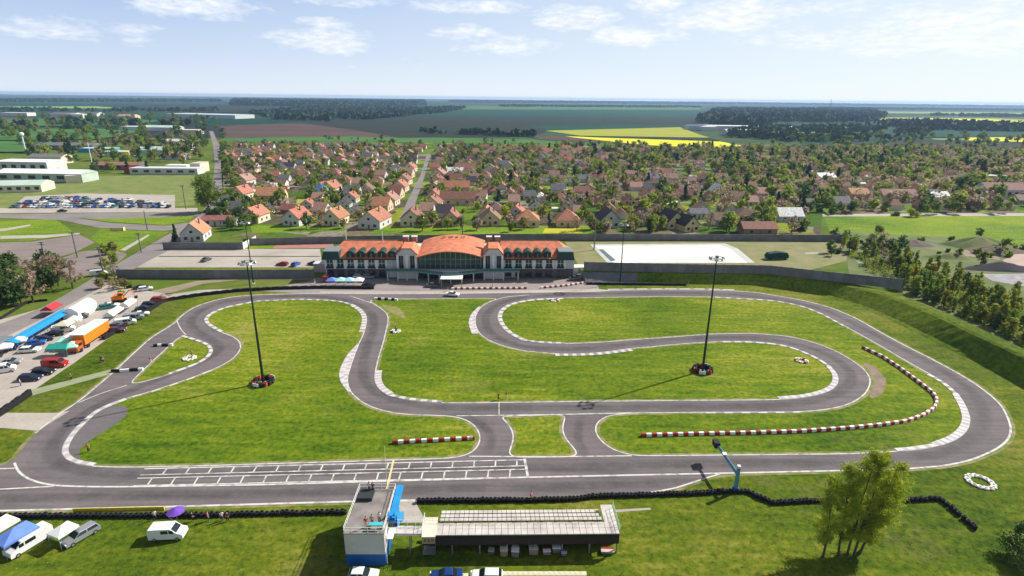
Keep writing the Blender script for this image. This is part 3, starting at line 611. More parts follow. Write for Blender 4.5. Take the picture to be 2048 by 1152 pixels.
# wing facades: white pilasters, windows on two floors
for side, xs in (('L', [661, 681.5, 702, 722.5, 743, 763.5]), ('R', [1015, 1035.5, 1056, 1076.5, 1097, 1120])):
    for px in xs:
        u = cu(px)
        f = MB(); f.box(u - 1.0, u + 1.0, .82, .895, 3.7, 6.5, M_gglass); o = cpart(f, 'window')
        f = MB(); f.box(u - .05, u + .05, .76, .815, 3.7, 6.5, M_white); f.box(u - 1, u + 1, .76, .815, 5.2, 5.3, M_white); f.build('glazing_bar', o)
        f = MB(); f.box(u - 1.1, u + 1.1, .46, .54, .5, 2.9, M_glass); cpart(f, 'window')
        
        for uu in (u - 1.75, u + 1.20): f = MB(); f.box(uu, uu + .55, .55, .89, 3.3, 6.8, M_white); cpart(f, 'pilaster')
        f = MB(); f.box(u - 1.3, u + 1.3, .25, .5, 3.35, 3.6, M_steel); f.box(u - 1.3, u + 1.3, .2, .25, 3.6, 4.3, M_dsteel); cpart(f, 'balcony_rail')
# end pavilions with dark green hipped upper floor
for a, b in ((cu(648), cu(684)), (cu(1112), cu(1147))):
    m = MB(); m.box(a, b, -.9, 6.5, 6.9, 9.6, M_greenroof, taper=.55); m.box(a + .5, b - .5, -.4, 6.0, 9.6, 9.85, M_steel); cpart(m, 'mansard_roof')
# tower pavilions
for a, b in ((cu(794), cu(834)), (cu(966), cu(1004))):
    c = (a + b) / 2; m = MB()
    m.prism([(a, .1), (b, .1), (b, 8.6), (c + 1.6, 10.6), (c - 1.6, 10.6), (a, 8.6)], -.6, 3.0, M_lgrey, axis='y'); o = cpart(m, 'gable_bay')
    for dx in (-1.9, 1.9):
        e = MB(); e.box(c + dx - .75, c + dx + .75, -.68, -.61, 3.6, 8.3, M_glass); e.box(c + dx - .04, c + dx + .04, -.74, -.69, 3.6, 8.3, M_steel); e.build('tall_window', o)
    for dx in (-3.1, 0, 3.1):
        e = MB(); e.box(c + dx - .32, c + dx + .32, -.9, -.61, 3.6, 8.6, M_white); e.build('pilaster', o)
    t = MB(); t.prism([(a - .3, 8.55), (c - 1.7, 10.75), (c + 1.7, 10.75), (b + .3, 8.55), (b + .3, 8.8), (c + 1.75, 11.0), (c - 1.75, 11.0), (a - .3, 8.8)], -.8, 8.8, M_club, axis='y'); cpart(t, 'gable_roof')
    for dx in (-1.5, 1.5):
        q = MB(); q.box(c + dx - .9, c + dx + .9, 9.4, 10.8, 10.6, 12.5, M_rpink); q.box(c + dx - 1.05, c + dx + 1.05, 9.3, 10.9, 12.5, 12.75, M_white); cpart(q, 'chimney')
# central barrel roof: shallow arc
a, b = cu(833), cu(967); n = 26; zc, ze = 10.0, 7.8; mb = MB(); y0, y1 = -2.2, 22
arc = []
for k in range(n + 1):
    t = k / n * 2 - 1; arc.append((a + (b - a) * k / n, ze + (zc - ze) * (1 - t * t)))
vs = []; 
for yy in (y0, y1):
    for dz in (0, .3): vs += [(u, yy, z + dz + (.25 if yy == y1 else 0)) for u, z in arc]
N1 = n + 1; fs = []
for k in range(n):
    fs += [(N1 + k, N1 + k + 1, 3 * N1 + k + 1, 3 * N1 + k), (k, k + 1, 2 * N1 + k + 1, 2 * N1 + k), (k, N1 + k, N1 + k + 1, k + 1), (2 * N1 + k, 2 * N1 + k + 1, 3 * N1 + k + 1, 3 * N1 + k)]
fs += [(0, 2 * N1, 3 * N1, N1), (n, N1 + n, 3 * N1 + n, 2 * N1 + n)]
mb.add(vs, fs, M_club); barrel = cpart(mb, 'barrel_roof', smooth=False)
mb = MB()
for k in range(0, 12): 
    y = y0 + 1 + k * 1.9; 
    mb = MB()
    for j in range(n):
        (u0, z0), (u1, z1) = arc[j], arc[j + 1]; t = (y - y0) / (y1 - y0) * .25
        mb.add([(u0, y, z0 + .34 + t), (u1, y, z1 + .34 + t), (u1, y + .07, z1 + .34 + t), (u0, y + .07, z0 + .34 + t)], [(0, 1, 2, 3)], M_rpink)
    mb.build('roof_seam', barrel)
# glazed front under the arch
mb = MB(); gl = [(u, min(z, z) - .03) for u, z in arc if cu(838) < u < cu(962)]
prof = [(gl[0][0], 3.7)] + [(u, z) for u, z in gl] + [(gl[-1][0], 3.7)]
mb.prism(prof, -.3, -.1, M_gglass, axis='y'); gw = cpart(mb, 'arched_window')
mb = MB()
for k in range(13):
    u = cu(840) + (cu(960) - cu(840)) * k / 12; t = (u - a) / (b - a) * 2 - 1; mb.box(u - .07, u + .07, -.42, -.31, 3.7, ze + (zc - ze) * (1 - t * t) - .05, M_steel)
for z in (5.3, 7.0): mb.box(cu(839), cu(961), -.40, -.32, z, z + .14, M_steel)
mb.build('glazing_bar', gw)
mb = MB(); mb.box(cu(838), cu(962), -.1, 1.3, .1, 3.5, M_glass); cpart(mb, 'entrance_glazing')
# balcony across the centre, bulging forward
pts = []
for k in range(31):
    px = 775 + 262 * k / 30; t = (px - 900) / 66; v = -3.0 - (3.4 * math.cos(t * math.pi / 2) if abs(t) < 1 else 0); pts.append((cu(px), v))
mb = MB(); prof = pts + [(cu(1037), .5), (cu(775), .5)]; n_ = len(prof)
vs = [(u, v, 3.2) for u, v in prof] + [(u, v, 3.55) for u, v in prof]
mb.add(vs, [tuple(range(n_ - 1, -1, -1)), tuple(range(n_, 2 * n_))] + [(k, (k + 1) % n_, n_ + (k + 1) % n_, n_ + k) for k in range(n_)], M_lgrey); bal = cpart(mb, 'balcony')
mb = MB(); M_tealm = mat('teal_metal', (.10, .26, .25), .5, scale=1)
for (u0, v0), (u1, v1) in zip(pts, pts[1:]):
    mb.add([(u0, v0 - .02, 3.5), (u1, v1 - .02, 3.5), (u1, v1 - .02, 4.35), (u0, v0 - .02, 4.35)], [(0, 1, 2, 3)], M_gglass)
    mb.cyl((u0, v0 - .03, 4.4), (u1, v1 - .03, 4.4), .06, .06, M_tealm, 5); mb.box(u0 - .04, u0 + .04, v0 - .08, v0, 3.2, 4.4, M_tealm)
    mb.add([(u0, v0 - .05, 3.15), (u1, v1 - .05, 3.15), (u1, v1 - .05, 3.6), (u0, v0 - .05, 3.6)], [(0, 1, 2, 3)], M_tealm)
mb.build('railing', bal)
for px in (777, 797, 815, 835, 858, 880, 902, 924, 946, 967, 985, 1005, 1034):
    t = (px - 900) / 66; v = -2.7 - (3.2 * math.cos(t * math.pi / 2) if abs(t) < 1 else 0); mb = MB(); mb.cyl((cu(px), v, .1), (cu(px), v, 3.2), .2, .2, M_lgrey, 8); cpart(mb, 'column')
mb = MB(); mb.box(cu(884), cu(926), -10.5, -6, 2.9, 3.1, M_white); 
for u in (cu(886), cu(924)): mb.box(u - .1, u + .1, -10.3, -10.1, .1, 2.9, M_steel)
cpart(mb, 'porch_canopy')
# short name on the curved roof
fc = bpy.data.curves.new('roof_lettering', 'FONT'); fc.body = 'KCED'; fc.size = 2.6; fc.extrude = .05; fc.align_x = 'CENTER'; fc.space_character = 1.5
to = bpy.data.objects.new('tmp_text', fc); COL.objects.link(to); dg = bpy.context.evaluated_depsgraph_get()
me = bpy.data.meshes.new_from_object(to.evaluated_get(dg)); bpy.data.objects.remove(to)
lt = bpy.data.objects.new('roof_lettering', me); COL.objects.link(lt); me.materials.clear(); me.materials.append(mat('rust_lettering', (.16, .055, .045), .8)); lt.parent = club; lt.location = (cu(901), 16.5, 10.62); lt.rotation_euler = (math.radians(6), 0, 0)
mb = MB(); mb.box(cu(684), cu(684) + .2, 9, 9.2, RH, RH + 3.2, M_white); cpart(mb, 'chimney_pipe'); mb = MB(); mb.cyl((cu(760), 8, RH - .5), (cu(760), 8, RH + 3.5), .12, .08, M_white, 6); cpart(mb, 'roof_mast')
# ================================================================ WALLS AND FENCES
def pfence(name, pts, h, label, m, cat='wall', step=3.2, thick=.18, ground=0, post=True, pm=None, group=None):
    """panel wall: panels one part, each post a part (max 100)"""
    root = empty(name, label, cat, (pts[0].x, pts[0].y, 0), group=group); o0 = Vector((pts[0].x, pts[0].y, 0))
    P = resample(pts, step, False); mb = MB(); cnt = 0; pb = []
    for a, b in zip(P, P[1:]):
        d = (b - a); d.z = 0; d.normalize(); nn = Vector((-d.y, d.x, 0)) * thick / 2; a_, b_ = a - o0, b - o0
        z0, z1 = a.z - .1, b.z - .1
        v = [a_ - nn, b_ - nn, b_ + nn, a_ + nn]; zz = [a.z, b.z, b.z, a.z]
        mb.add([Vector((p.x, p.y, z - .2)) for p, z in zip(v, zz)] + [Vector((p.x, p.y, z + h)) for p, z in zip(v, zz)], [(0, 3, 2, 1), (4, 5, 6, 7), (0, 1, 5, 4), (1, 2, 6, 5), (2, 3, 7, 6), (3, 0, 4, 7)], m)
    mb.build('panel', root)
    if post:
        st = max(1, math.ceil(len(P) / 95)); 
        pm_ = MB(); pm_.box(-.14, .14, -.16, .16, -.2, h + .12, pm or m); p0 = pm_.build('post', root); first = True
        for a in P[::st]:
            q = p0 if first else p0.copy()
            if not first: COL.objects.link(q); q.parent = root
            first = False; q.location = a - o0
    return root
pl = lambda px, z=0: [at(x, y, z) for x, y in px]
M_grey2 = mat('grey_concrete_panels', (.175, .172, .185), .9, var=.25, scale=.25)
pfence('panel_wall', pl([(488, 491), (700, 486), (1000, 481), (1300, 481), (1690, 483)]), 3.0, 'long grey concrete wall between the village gardens and the clubhouse grounds', M_grey2)
pfence('panel_wall', pl([(328, 499), (486, 499)]), 3.0, 'short grey wall in front of the house with the orange gable roof', M_grey2)
pfence('white_gate_wall', pl([(487, 498), (512, 484)]), 2.6, 'short white angled wall joining two grey walls near the red court', M_white, step=4)
pfence('panel_wall', pl([(236, 556), (400, 557), (628, 556)]), 3.1, 'grey wall between the lower car park and the grass left of the clubhouse', M_grey2)
pfence('panel_wall', [at(x, y, bz(x)) for x, y in ((1168, 541), (1300, 544), (1536, 548), (1650, 561), (1802, 577))], 3.1, 'curving grey wall on the grass bank right of the clubhouse', M_grey2)
pfence('low_wall', pl([(1170, 561), (1372, 565)]), .9, 'low dark wall with pale top below the dark terrace beside the clubhouse', M_black, step=5, thick=.5, post=False)
mb = MB(); 
def barrier(px, h, label, w=.7, m=M_black, z=0, name='tyre_barrier'):
    P = smooth(resample(pl(px), 1.0, False), 3, False); N_ = normals2(P, False); mb = MB()
    for i in range(len(P) - 1):
        hh = h * (1 + .08 * math.sin(i * 2.1)); a, b = P[i], P[i + 1]; q = [a - N_[i] * w / 2, b - N_[i + 1] * w / 2, b + N_[i + 1] * w / 2, a + N_[i] * w / 2]
        mb.add([Vector((v.x, v.y, 0)) for v in q] + [Vector((v.x, v.y, hh)) for v in q], [(4, 5, 6, 7), (0, 1, 5, 4), (1, 2, 6, 5), (2, 3, 7, 6), (3, 0, 4, 7)], m)
    o = mb.build(name); tag(o, label, 'barrier'); return o
barrier([(208, 680), (250, 654), (300, 622), (330, 603), (400, 592), (480, 583), (560, 579), (640, 577), (748, 578)], 1.0, 'long black barrier curving from the paddock tents to the clubhouse forecourt')
barrier([(-120, 900), (0, 833), (62, 790)], 1.3, 'short black barrier at the lower corner of the paddock')
barrier([(1172, 569), (1372, 571)], .8, 'straight black barrier along the grass right of the clubhouse', .6)
barrier([(95, 602), (55, 606), (0, 640), (-60, 660)], .7, 'thin dark kerb along the back of the paddock', .3)
# ================================================================ FLOODLIGHT MASTS
def mast(px, py, h, r, label, ring=True, mat_=M_dsteel):
    c = at(px, py); root = empty('floodlight_mast', label, 'floodlight mast', c, random.uniform(0, 1), 'floodlight masts')
    m = MB(); m.cyl((0, 0, 0), (0, 0, h * .34), r, r * .8, mat_, 10, False); m.cyl((0, 0, h * .34), (0, 0, h * .67), r * .8, r * .6, mat_, 10, False); m.cyl((0, 0, h * .67), (0, 0, h), r * .6, r * .38, mat_, 10); m.box(-.5, .5, -.5, .5, -.1, .15, M_lgrey); m.build('pole', root)
    m = MB(); m.torus((0, 0, h - .3), 1.35, .05, M_steel, 16, 5); m.torus((0, 0, h + .15), 1.35, .05, M_steel, 16, 5)
    for k in range(4): t = k * math.pi / 2; m.cyl((0, 0, h - .3), (1.35 * math.cos(t), 1.35 * math.sin(t), h - .3), .05, .05, M_steel, 5)
    hd = m.build('head_frame', root)
    for k in range(6):
        t = k * math.pi / 3; x, y = 1.5 * math.cos(t), 1.5 * math.sin(t)
        l = MB(); l.prism([(-.38, -.25), (.38, -.25), (.3, .22), (-.3, .22)], -.18, .18, M_steel, axis='y'); l.add([(-.34, -.19, -.2), (.34, -.19, -.2), (.27, -.19, .18), (-.27, -.19, .18)], [(0, 1, 2, 3)], M_white)
        o = l.build('floodlight', root); o.location = (x, y, h - .05); o.rotation_euler = (math.radians(-25), 0, t + math.pi / 2)
    return c
m1 = mast(527, 766, 27.4, .30, 'tall dark floodlight mast on the left infield lawn, base ringed by tyres')
m2 = mast(1405, 742, 27.2, .30, 'tall dark floodlight mast on the right infield lawn, base ringed by tyres')
mast(507, 567, 20.7, .22, 'floodlight mast behind the black barrier left of the clubhouse'); mast(1240, 566, 20.4, .22, 'floodlight mast in front of the white court')
tyre = MB(); tyre.torus((0, 0, .12), .30, .14, M_black, 10, 6); tyre_me = tyre.build('tyre').data
bpy.data.objects.remove(bpy.data.objects['tyre'])
def tyre_stack_mesh(cols, nt=4, name='tyre_stack', r=.30, tk=.13):
    m = MB()
    for k in range(nt): m.torus((random.uniform(-.03, .03), random.uniform(-.03, .03), tk + k * tk * 1.85), r, tk, cols[k % len(cols)], 10, 5)
    return m
def tyre_ring(c, R, n, cols, label, name='tyre_ring', rows=1, group='tyre rings on the grass', post=None, panel=False):
    root = empty(name, label, 'tyre ring', c, 0, group)
    for i in range(n):
        t = 2 * math.pi * i / n; m = tyre_stack_mesh([cols[i % len(cols)]], rows, 'tyre', .36, .17); o = m.build('tyre', root); o.location = (R * math.cos(t), R * math.sin(t), 0)
    if panel:
        for t in (-1.9, 1.0): m = MB(); m.box(-.75, .75, -.05, .05, .25, 1.0, M_white); o = m.build('panel', root); o.location = ((R + .45) * math.cos(t), (R + .45) * math.sin(t), 0); o.rotation_euler = (0, 0, t + math.pi / 2)
    return root
tyre_ring(m1, 1.9, 13, [M_black, M_black, M_red], 'black and red tyre ring round the foot of the left infield mast', rows=3, panel=True)
tyre_ring(m2, 1.9, 13, [M_black, M_black, M_black, M_red], 'black tyre ring round the foot of the right infield mast', rows=3, panel=True)
tyre_ring(at(379, 717), 1.15, 9, [M_white, M_white, M_cream], 'white tyre ring with an orange post on the small left triangle of grass')
tyre_ring(at(791, 663), 1.0, 8, [M_white, M_cream, M_black], 'white tyre ring beside the marshal right of the left bend')
tyre_ring(at(1109, 601), 1.1, 8, [M_white, M_red, M_white], 'white and red tyre ring under the upper straight')
tyre_ring(at(1603, 722), 1.15, 9, [M_white, M_red, M_cream], 'white and red tyre ring inside the right hairpin')
tyre_ring(at(1960, 965), 1.75, 14, [M_white, M_white, M_cream], 'large white tyre ring on the dark grass at lower right')
# ================================================================ RED WHITE BARRIERS AND TYRE STACKS
blk = {}
for nm, m in (('red', M_red), ('white', M_white), ('cream', M_cream), ('black', M_black)):
    b = MB(); b.prism([(-.32, 0), (.32, 0), (.30, .30), (.24, .62), (-.24, .62), (-.30, .30)], -.48, .48, m); o = b.build('barrier_block', bevel=.05); blk[nm] = o
used = set()
def block_row(px, seq, where, group, sp=1.0, ratio=None):
    P = resample(smooth(resample(pl(px), .5, False), 4, False), sp, False); N_ = normals2(P, False)
    for i, p in enumerate(P):
        c = seq[i % len(seq)]; o = blk[c]
        if c in used: o = o.copy(); COL.objects.link(o)
        used.add(c); o.location = (p.x, p.y, .04); o.rotation_euler = (0, 0, math.atan2(-N_[i].x, N_[i].y)); tag(o, f'{c} block in the {where}', 'barrier block', group)
RW = ['red', 'white']
block_row([(1287, 873), (1400, 870), (1500, 868), (1600, 865), (1700, 858), (1760, 852), (1810, 845), (1845, 833), (1868, 818), (1874, 803), (1866, 788), (1840, 768), (1800, 738), (1765, 715), (1728, 698)], ['red', 'white'], 'long red and white barrier curving across the right infield', 'red and white barrier on the right infield', 1.0)
block_row([(790, 887), (945, 879)], RW, 'short red and white barrier by the left link road', 'short barrier by the left link road', 1.05)
block_row([(228, 744), (248, 744), (262, 742), (282, 741)], ['black', 'black', 'white', 'white'], 'black and white row closing the lower end of the slip lane', 'row closing the slip lane', .95)
block_row([(312, 693), (342, 692)], ['black', 'white', 'black'], 'black and white row closing the upper end of the slip lane', 'row closing the slip lane', .95)
block_row([(752, 599), (792, 601)], ['white', 'black'], 'white and black row beside the paddock straight', 'row beside the paddock straight', 1.1)
block_row([(906, 579), (1010, 578), (1052, 578)], ['white', 'red'], 'red and white row in front of the clubhouse', 'red and white row in front of the clubhouse', .95)
block_row([(1084, 577), (1130, 573), (1168, 567)], ['white', 'red'], 'red and white row at the right of the forecourt', 'red and white row at the right of the forecourt', .95)
for k in list(blk):
    if k not in used: bpy.data.objects.remove(blk[k])
ts = Proto(tyre_stack_mesh([M_black], 3, 'tyre_stack').build('tyre_stack'))
nst = 0
def stack_row(px, where, sp=.78):
    global nst
    P = resample(pl(px), sp, False)
    for p in P:
        if nst >= 296: return
        nst += 1; o = ts.place((p.x + random.uniform(-.06, .06), p.y + random.uniform(-.08, .08), 0), random.uniform(0, 6), f'black tyre stack in the row {where}', 'tyre stack', 'black tyre stacks ' + where, .9, random.uniform(.85, 1.05))
stack_row([(838, 1005), (1060, 1003), (1150, 1001), (1180, 996), (1300, 992), (1380, 990), (1440, 986), (1492, 985), (1545, 1008), (1640, 1004), (1700, 1006)], 'behind the start straight right of the control tower', .62)
stack_row([(1812, 1003), (1880, 1000), (1948, 1058)], 'on the far lower right grass')
stack_row([(0, 1035), (330, 1034), (690, 1027)], 'along the lower left edge of the start straight', .74)
# ================================================================ CONTROL TOWER
ct0 = at(694, 1131); ct1 = at(772, 1131); TW = (ct1 - ct0).length; TD = 9.0; TZ = 5.2
tower = empty('control_tower', 'blue and white flat roofed control tower beside the start line', 'building', (ct0.x, ct0.y, 0), math.atan2(ct1.y - ct0.y, ct1.x - ct0.x))
mb = MB(); mb.box(0, TW, 0, TD, 0, 1.9, M_blue); mb.build('lower_wall', tower)
mb = MB(); mb.box(-.02, TW + .02, -.02, TD + .02, 1.9, TZ, M_lgrey); mb.build('upper_wall', tower)
mb = MB(); mb.box(-.06, TW + .06, -.06, TD + .06, TZ, TZ + .12, mat('roof_felt', (.22, .20, .185), .95, scale=.6, var=.25)); mb.build('roof', tower)
mb = MB()
for a in ((0, 0, TW, 0), (0, 0, 0, TD), (TW, 0, TW, TD), (0, TD, TW, TD)):
    x0, y0, x1, y1 = a
    for z in (TZ + .6, TZ + 1.05): mb.cyl((x0, y0, z), (x1, y1, z), .035, .035, M_white, 5)
    for k in range(6): t = k / 5; mb.cyl((x0 + (x1 - x0) * t, y0 + (y1 - y0) * t, TZ), (x0 + (x1 - x0) * t, y0 + (y1 - y0) * t, TZ + 1.05), .03, .03, M_white, 5)
mb.build('railing', tower)
mb = MB(); mb.box(.25, 2.3, TD - 2.7, TD - .6, TZ + .13, TZ + .65, mat('dark_hatch', (.03, .035, .04), .7)); mb.build('roof_hatch', tower)
mb = MB(); mb.box(.6, 1.6, -.08, -.03, 2.6, 3.6, M_lgrey); mb.build('shutter', tower)
for x in (TW - .1,): mb = MB(); mb.cyl((x + .25, .2, 0), (x + .25, .2, TZ + .1), .05, .05, M_white, 6); mb.build('drainpipe', tower)
mb = MB(); mb.box(TW + .02, TW + .06, 2, 6, 2.6, 4.2, M_glass); mb.build('window', tower)
mb = MB(); mb.box(.5, TW - .5, TD + .02, TD + .06, 2.6, 4.4, M_glass); mb.build('window', tower)
# outside stair in blue
st = MB(); sx0, sx1 = TW + .12, TW + .95
for k in range(12): st.box(sx0, sx1, TD - 1 - k * .48, TD - .55 - k * .48, .4 + k * .40, .48 + k * .40, M_lblue)
st.build('stair_tread', tower)
for x in (sx0 - .02, sx1): 
    s = MB(); s.prism([(TD, 0), (TD, 1.4), (TD - 6.2, TZ + 1.2), (TD - 6.2, TZ - .2), (TD - 5.9, TZ - .3)], x - .03, x + .03, M_lblue); s.build('stair_side', tower)
s = MB(); s.box(sx0, sx1, .8, TD - 6.2, TZ - 1.6, TZ - 1.45, M_white); s.build('stair_landing', tower)
s = MB(); s.prism([(TD - 5.6, TZ + .1), (TD + .4, TZ + .5), (TD + .4, TZ + .42), (TD - 5.6, TZ + .02)], TW + .1, sx1 + .15, M_lblue); s.build('stair_canopy', tower)
s = MB(); s.box(sx1 + .12, sx1 + .16, TD - 5.6, TD - 3.6, 2.6, TZ, M_lblue); s.build('stair_screen', tower)
# footbridge from the tower to the viewing deck
def rail(mb, a, b, h, n, m=M_white, r=.03):
    a = Vector(a); b = Vector(b)
    for z in (h * .5, h): mb.cyl(a + Vector((0, 0, z)), b + Vector((0, 0, z)), r, r, m, 5)
    for k in range(n + 1): p = a.lerp(b, k / n); mb.cyl(p, p + Vector((0, 0, h)), r, r, m, 5)
dk0 = at(846, 1112); dk1 = at(1236, 1108); DL = (dk1 - dk0).length; DA = math.atan2(dk1.y - dk0.y, dk1.x - dk0.x); DZ = 3.5
deck = empty('viewing_stand', 'long raised viewing stand with pale slab deck and bench rows behind the track', 'stand', (dk0.x, dk0.y, 0), DA)
DD = 2.3
mb = MB(); ns = 30
for k in range(ns):
    for j in range(2): mb.box(DL * k / ns + .025, DL * (k + 1) / ns - .025, j * DD / 2 + .02, (j + 1) * DD / 2 - .02, DZ - .14, DZ, M_pgrey)
dko = mb.build('deck', deck)
mb = MB(); mb.box(0, DL, .05, .2, DZ - .55, DZ - .15, M_dsteel); mb.box(0, DL, DD - .2, DD - .05, DZ - .55, DZ - .15, M_dsteel); mb.box(0, DL, DD / 2, DD / 2 + .12, DZ - .45, DZ - .15, M_dsteel); mb.build('beam', deck)
mb = MB(); mb.box(0, DL, DD - .05, DD + .05, .1, DZ - .6, mat('under_deck_shade_boards', (.035, .028, .026), .9, scale=1)); mb.build('back_shade_panel', deck)  # near-black panel added for the deep shade under the deck
mb = MB(); mb.box(0, DL, .02, .10, DZ - 1.75, DZ - .56, mat('under_deck_shade_slats', (.04, .026, .024), .9, scale=1)); mb.build('hanging_shade_fascia', deck)  # dark sheet hung in front to extend the under-deck shade
c0 = MB(); c0.box(-.09, .09, -.09, .09, 0, DZ - .55, M_steel); c0 = c0.build('column', deck); first = True
for k in range(8):
    for y in (.3, DD - .3):
        q = c0 if first else c0.copy()
        if not first: COL.objects.link(q); q.parent = deck
        first = False; q.location = (.2 + (DL - .4) * k / 7, y, 0)
# benches stepping down toward the track
for j in range(3):
    z = DZ - .12 - j * .30; y = DD + .55 + j * 1.15; mb = MB()
    for k in range(34):
        x = 2.1 + (DL - 4) * k / 34; mb.box(x + .03, x + (DL - 4) / 34 - .05, y, y + .62, z - .08, z, M_pgrey)
    o = mb.build('bench_row', deck); mb = MB(); mb.box(2.0, DL - 1.9, y + .12, y + .24, z - .3, z - .09, M_dsteel)
    for k in range(12): mb.box(2.2 + (DL - 4.5) * k / 11, 2.3 + (DL - 4.5) * k / 11, y + .1, y + .3, 0, z - .3, M_steel)
    mb.build('bench_support', o)
mb = MB(); mb.box(DL - 1.7, DL, DD - .1, DD + 3.6, DZ - .16, DZ - .02, M_pgrey); rail(mb, (DL, 0, DZ), (DL, DD + 3, DZ), 1.0, 6, mat('mint_rail', (.35, .6, .5), .5)); mb.build('end_platform', deck)
mb = MB(); rail(mb, (0, DD, DZ), (DL - 1.7, DD, DZ), .9, 22, M_steel, .022); mb.build('railing', deck)
# stair house at the left end of the stand
M_tan = mat('tan_boards', (.42, .34, .20), .85, scale=.8)
mb = MB(); mb.box(0, 1.75, -.35, 2.2, DZ - 1.1, DZ + .02, M_tan); mb.build('stair_house', deck); mb = MB()
for k in range(3): mb.box(.25 + k * .5, .6 + k * .5, -.40, -.36, DZ - .85, DZ - .3, M_wood)
mb.build('shutter', deck)
mb = MB(); mb.box(-.05, 1.85, -.45, 3.4, DZ + .03, DZ + .12, mat('cream_boards', (.68, .60, .48), .85)); mb.build('platform', deck)
mb = MB(); rail(mb, (0, -.3, DZ + .1), (0, 3.2, DZ + .1), 1.0, 5); rail(mb, (1.8, -.3, 0), (1.8, -.3, DZ), .2, 1, M_steel); rail(mb, (.05, -.3, 0), (.05, -.3, DZ), .2, 1, M_steel); mb.box(0, 1.7, -.3, 1.5, .5, .56, M_steel); mb.build('railing', deck)
Tm = tower.matrix_basis if False else Matrix.Translation(tower.location) @ Matrix.Rotation(tower.rotation_euler.z, 4, 'Z')
bp = Tm @ Vector((TW + 1.4, 1.3, 0)); bq = Vector((dk0.x, dk0.y, 0)) + Vector((math.cos(DA) * -.1 - math.sin(DA) * 1.2, math.sin(DA) * -.1 + math.cos(DA) * 1.2, 0)); BL = (bq - bp).length
bp = Vector((0, 0, 0)) + Tm @ Vector((TW + .1, 0, 0)); bp.y = dk0.y + 1.1; bq = Vector((dk0.x - .05, dk0.y + 1.1, 0)); BL = (bq - bp).length
br = empty('footbridge', 'pale footbridge with white rails from the control tower to the stand', 'footbridge', bp, math.atan2(bq.y - bp.y, bq.x - bp.x)); bz = 3.45
mb = MB(); mb.box(0, BL, -.75, .75, bz - .14, bz, M_pgrey); mb.build('deck', br)
mb = MB(); rail(mb, (0, -.75, bz), (BL, -.75, bz), 1.0, 4); rail(mb, (0, .75, bz), (BL, .75, bz), 1.0, 4); mb.build('railing', br)
mb = MB(); mb.box(0, BL, -.72, -.6, bz - .4, bz - .15, M_white); mb.box(0, BL, .6, .72, bz - .4, bz - .15, M_white); mb.build('beam', br)
mb = MB(); mb.box(BL * .6, BL * .6 + .12, -.7, -.55, 0, bz - .4, M_steel); mb.box(BL * .6, BL * .6 + .12, .55, .7, 0, bz - .4, M_steel); mb.build('leg', br)
sheet('path', [(795, 1000), (830, 1003), (845, 1030), (848, 1045), (790, 1045)], .05, M_concrete); sheet('path', [(1230, 1020), (1300, 1016), (1302, 1020), (1232, 1025)], .05, M_concrete)
# small things by the stand
def small(name, label, cat, px, py, rz=0, z=0, group=None): return empty(name, label, cat, at(px, py), rz, group)
def trolley(px, py, cols, label, w=1.0, d=1.6, h=1.1):
    r = small('cabinet', label, 'cabinet', px, py, random.uniform(-.1, .1), group='cabinets under the stand'); mb = MB(); mb.box(-w / 2, w / 2, 0, d, .12, h, cols[0]); mb.build('body', r, bevel=.04)
    mb = MB(); mb.box(-w / 2 - .04, w / 2 + .04, -.04, d * .55, h, h + .07, cols[1]); mb.build('lid', r); mb = MB(); mb.box(-w / 2 + .02, w / 2 - .02, d * .57, d, h, h + .05, cols[2]); mb.build('shelf', r)
    for sx in (-1, 1):
        for y in (.1, d - .1): mb = MB(); mb.cyl((sx * w * .4 - .04, y, .1), (sx * w * .4 + .04, y, .1), .1, .1, M_black, 8); mb.build('wheel', r)
trolley(1008, 1115, [M_brick, M_cream, M_blue], 'brown cabinet with cream top and blue back under the stand'); trolley(1030, 1117, [M_grey, M_canvas, M_lgrey], 'grey cabinet with white top beside the cream one'); trolley(1067, 1112, [M_brick, M_pgrey, M_pgrey], 'brown cabinet with a plain grey top', 1.2)
trolley(1094, 1112, [M_brick, M_canvas, M_red], 'low brown cabinet with a small white top', 1.0, 1.0, .7); trolley(1113, 1108, [M_grey, M_canvas, M_lgrey], 'grey cart with a crooked white top', 1.1, .9, .9); trolley(1128, 1114, [M_grey, M_pgrey, M_blue], 'small grey bin at the end of the cabinet row', .7, .7, .6)
trolley(1215, 1110, [M_brick, M_pgrey, M_red], 'brown pallet cart under the right end of the stand', 1.7, .9, .5); trolley(982, 1110, [M_grey, M_lgrey, M_lgrey], 'pale stool like box left of the blue backed cabinet', .8, .8, .6)
rb = MB(); rb.prism([(-.45, 0), (.45, 0), (.42, .7), (.3, .82), (-.3, .82), (-.42, .7)], -.42, .42, mat('cream_sack', (.62, .58, .40), .9, scale=2)); bagp = Proto(rb.build('sack', bevel=.08))
for k in range(16): bagp.place(at(1010 + k * 10.4, 1156, 0), random.uniform(-.1, .1), 'cream block in the row along the bottom edge', 'block', 'cream blocks along the bottom edge')
for k in range(7): bagp.place(at(930 - k * 9, 1160, 0), random.uniform(-.1, .1), 'cream block in the row along the bottom edge', 'block', 'cream blocks along the bottom edge')
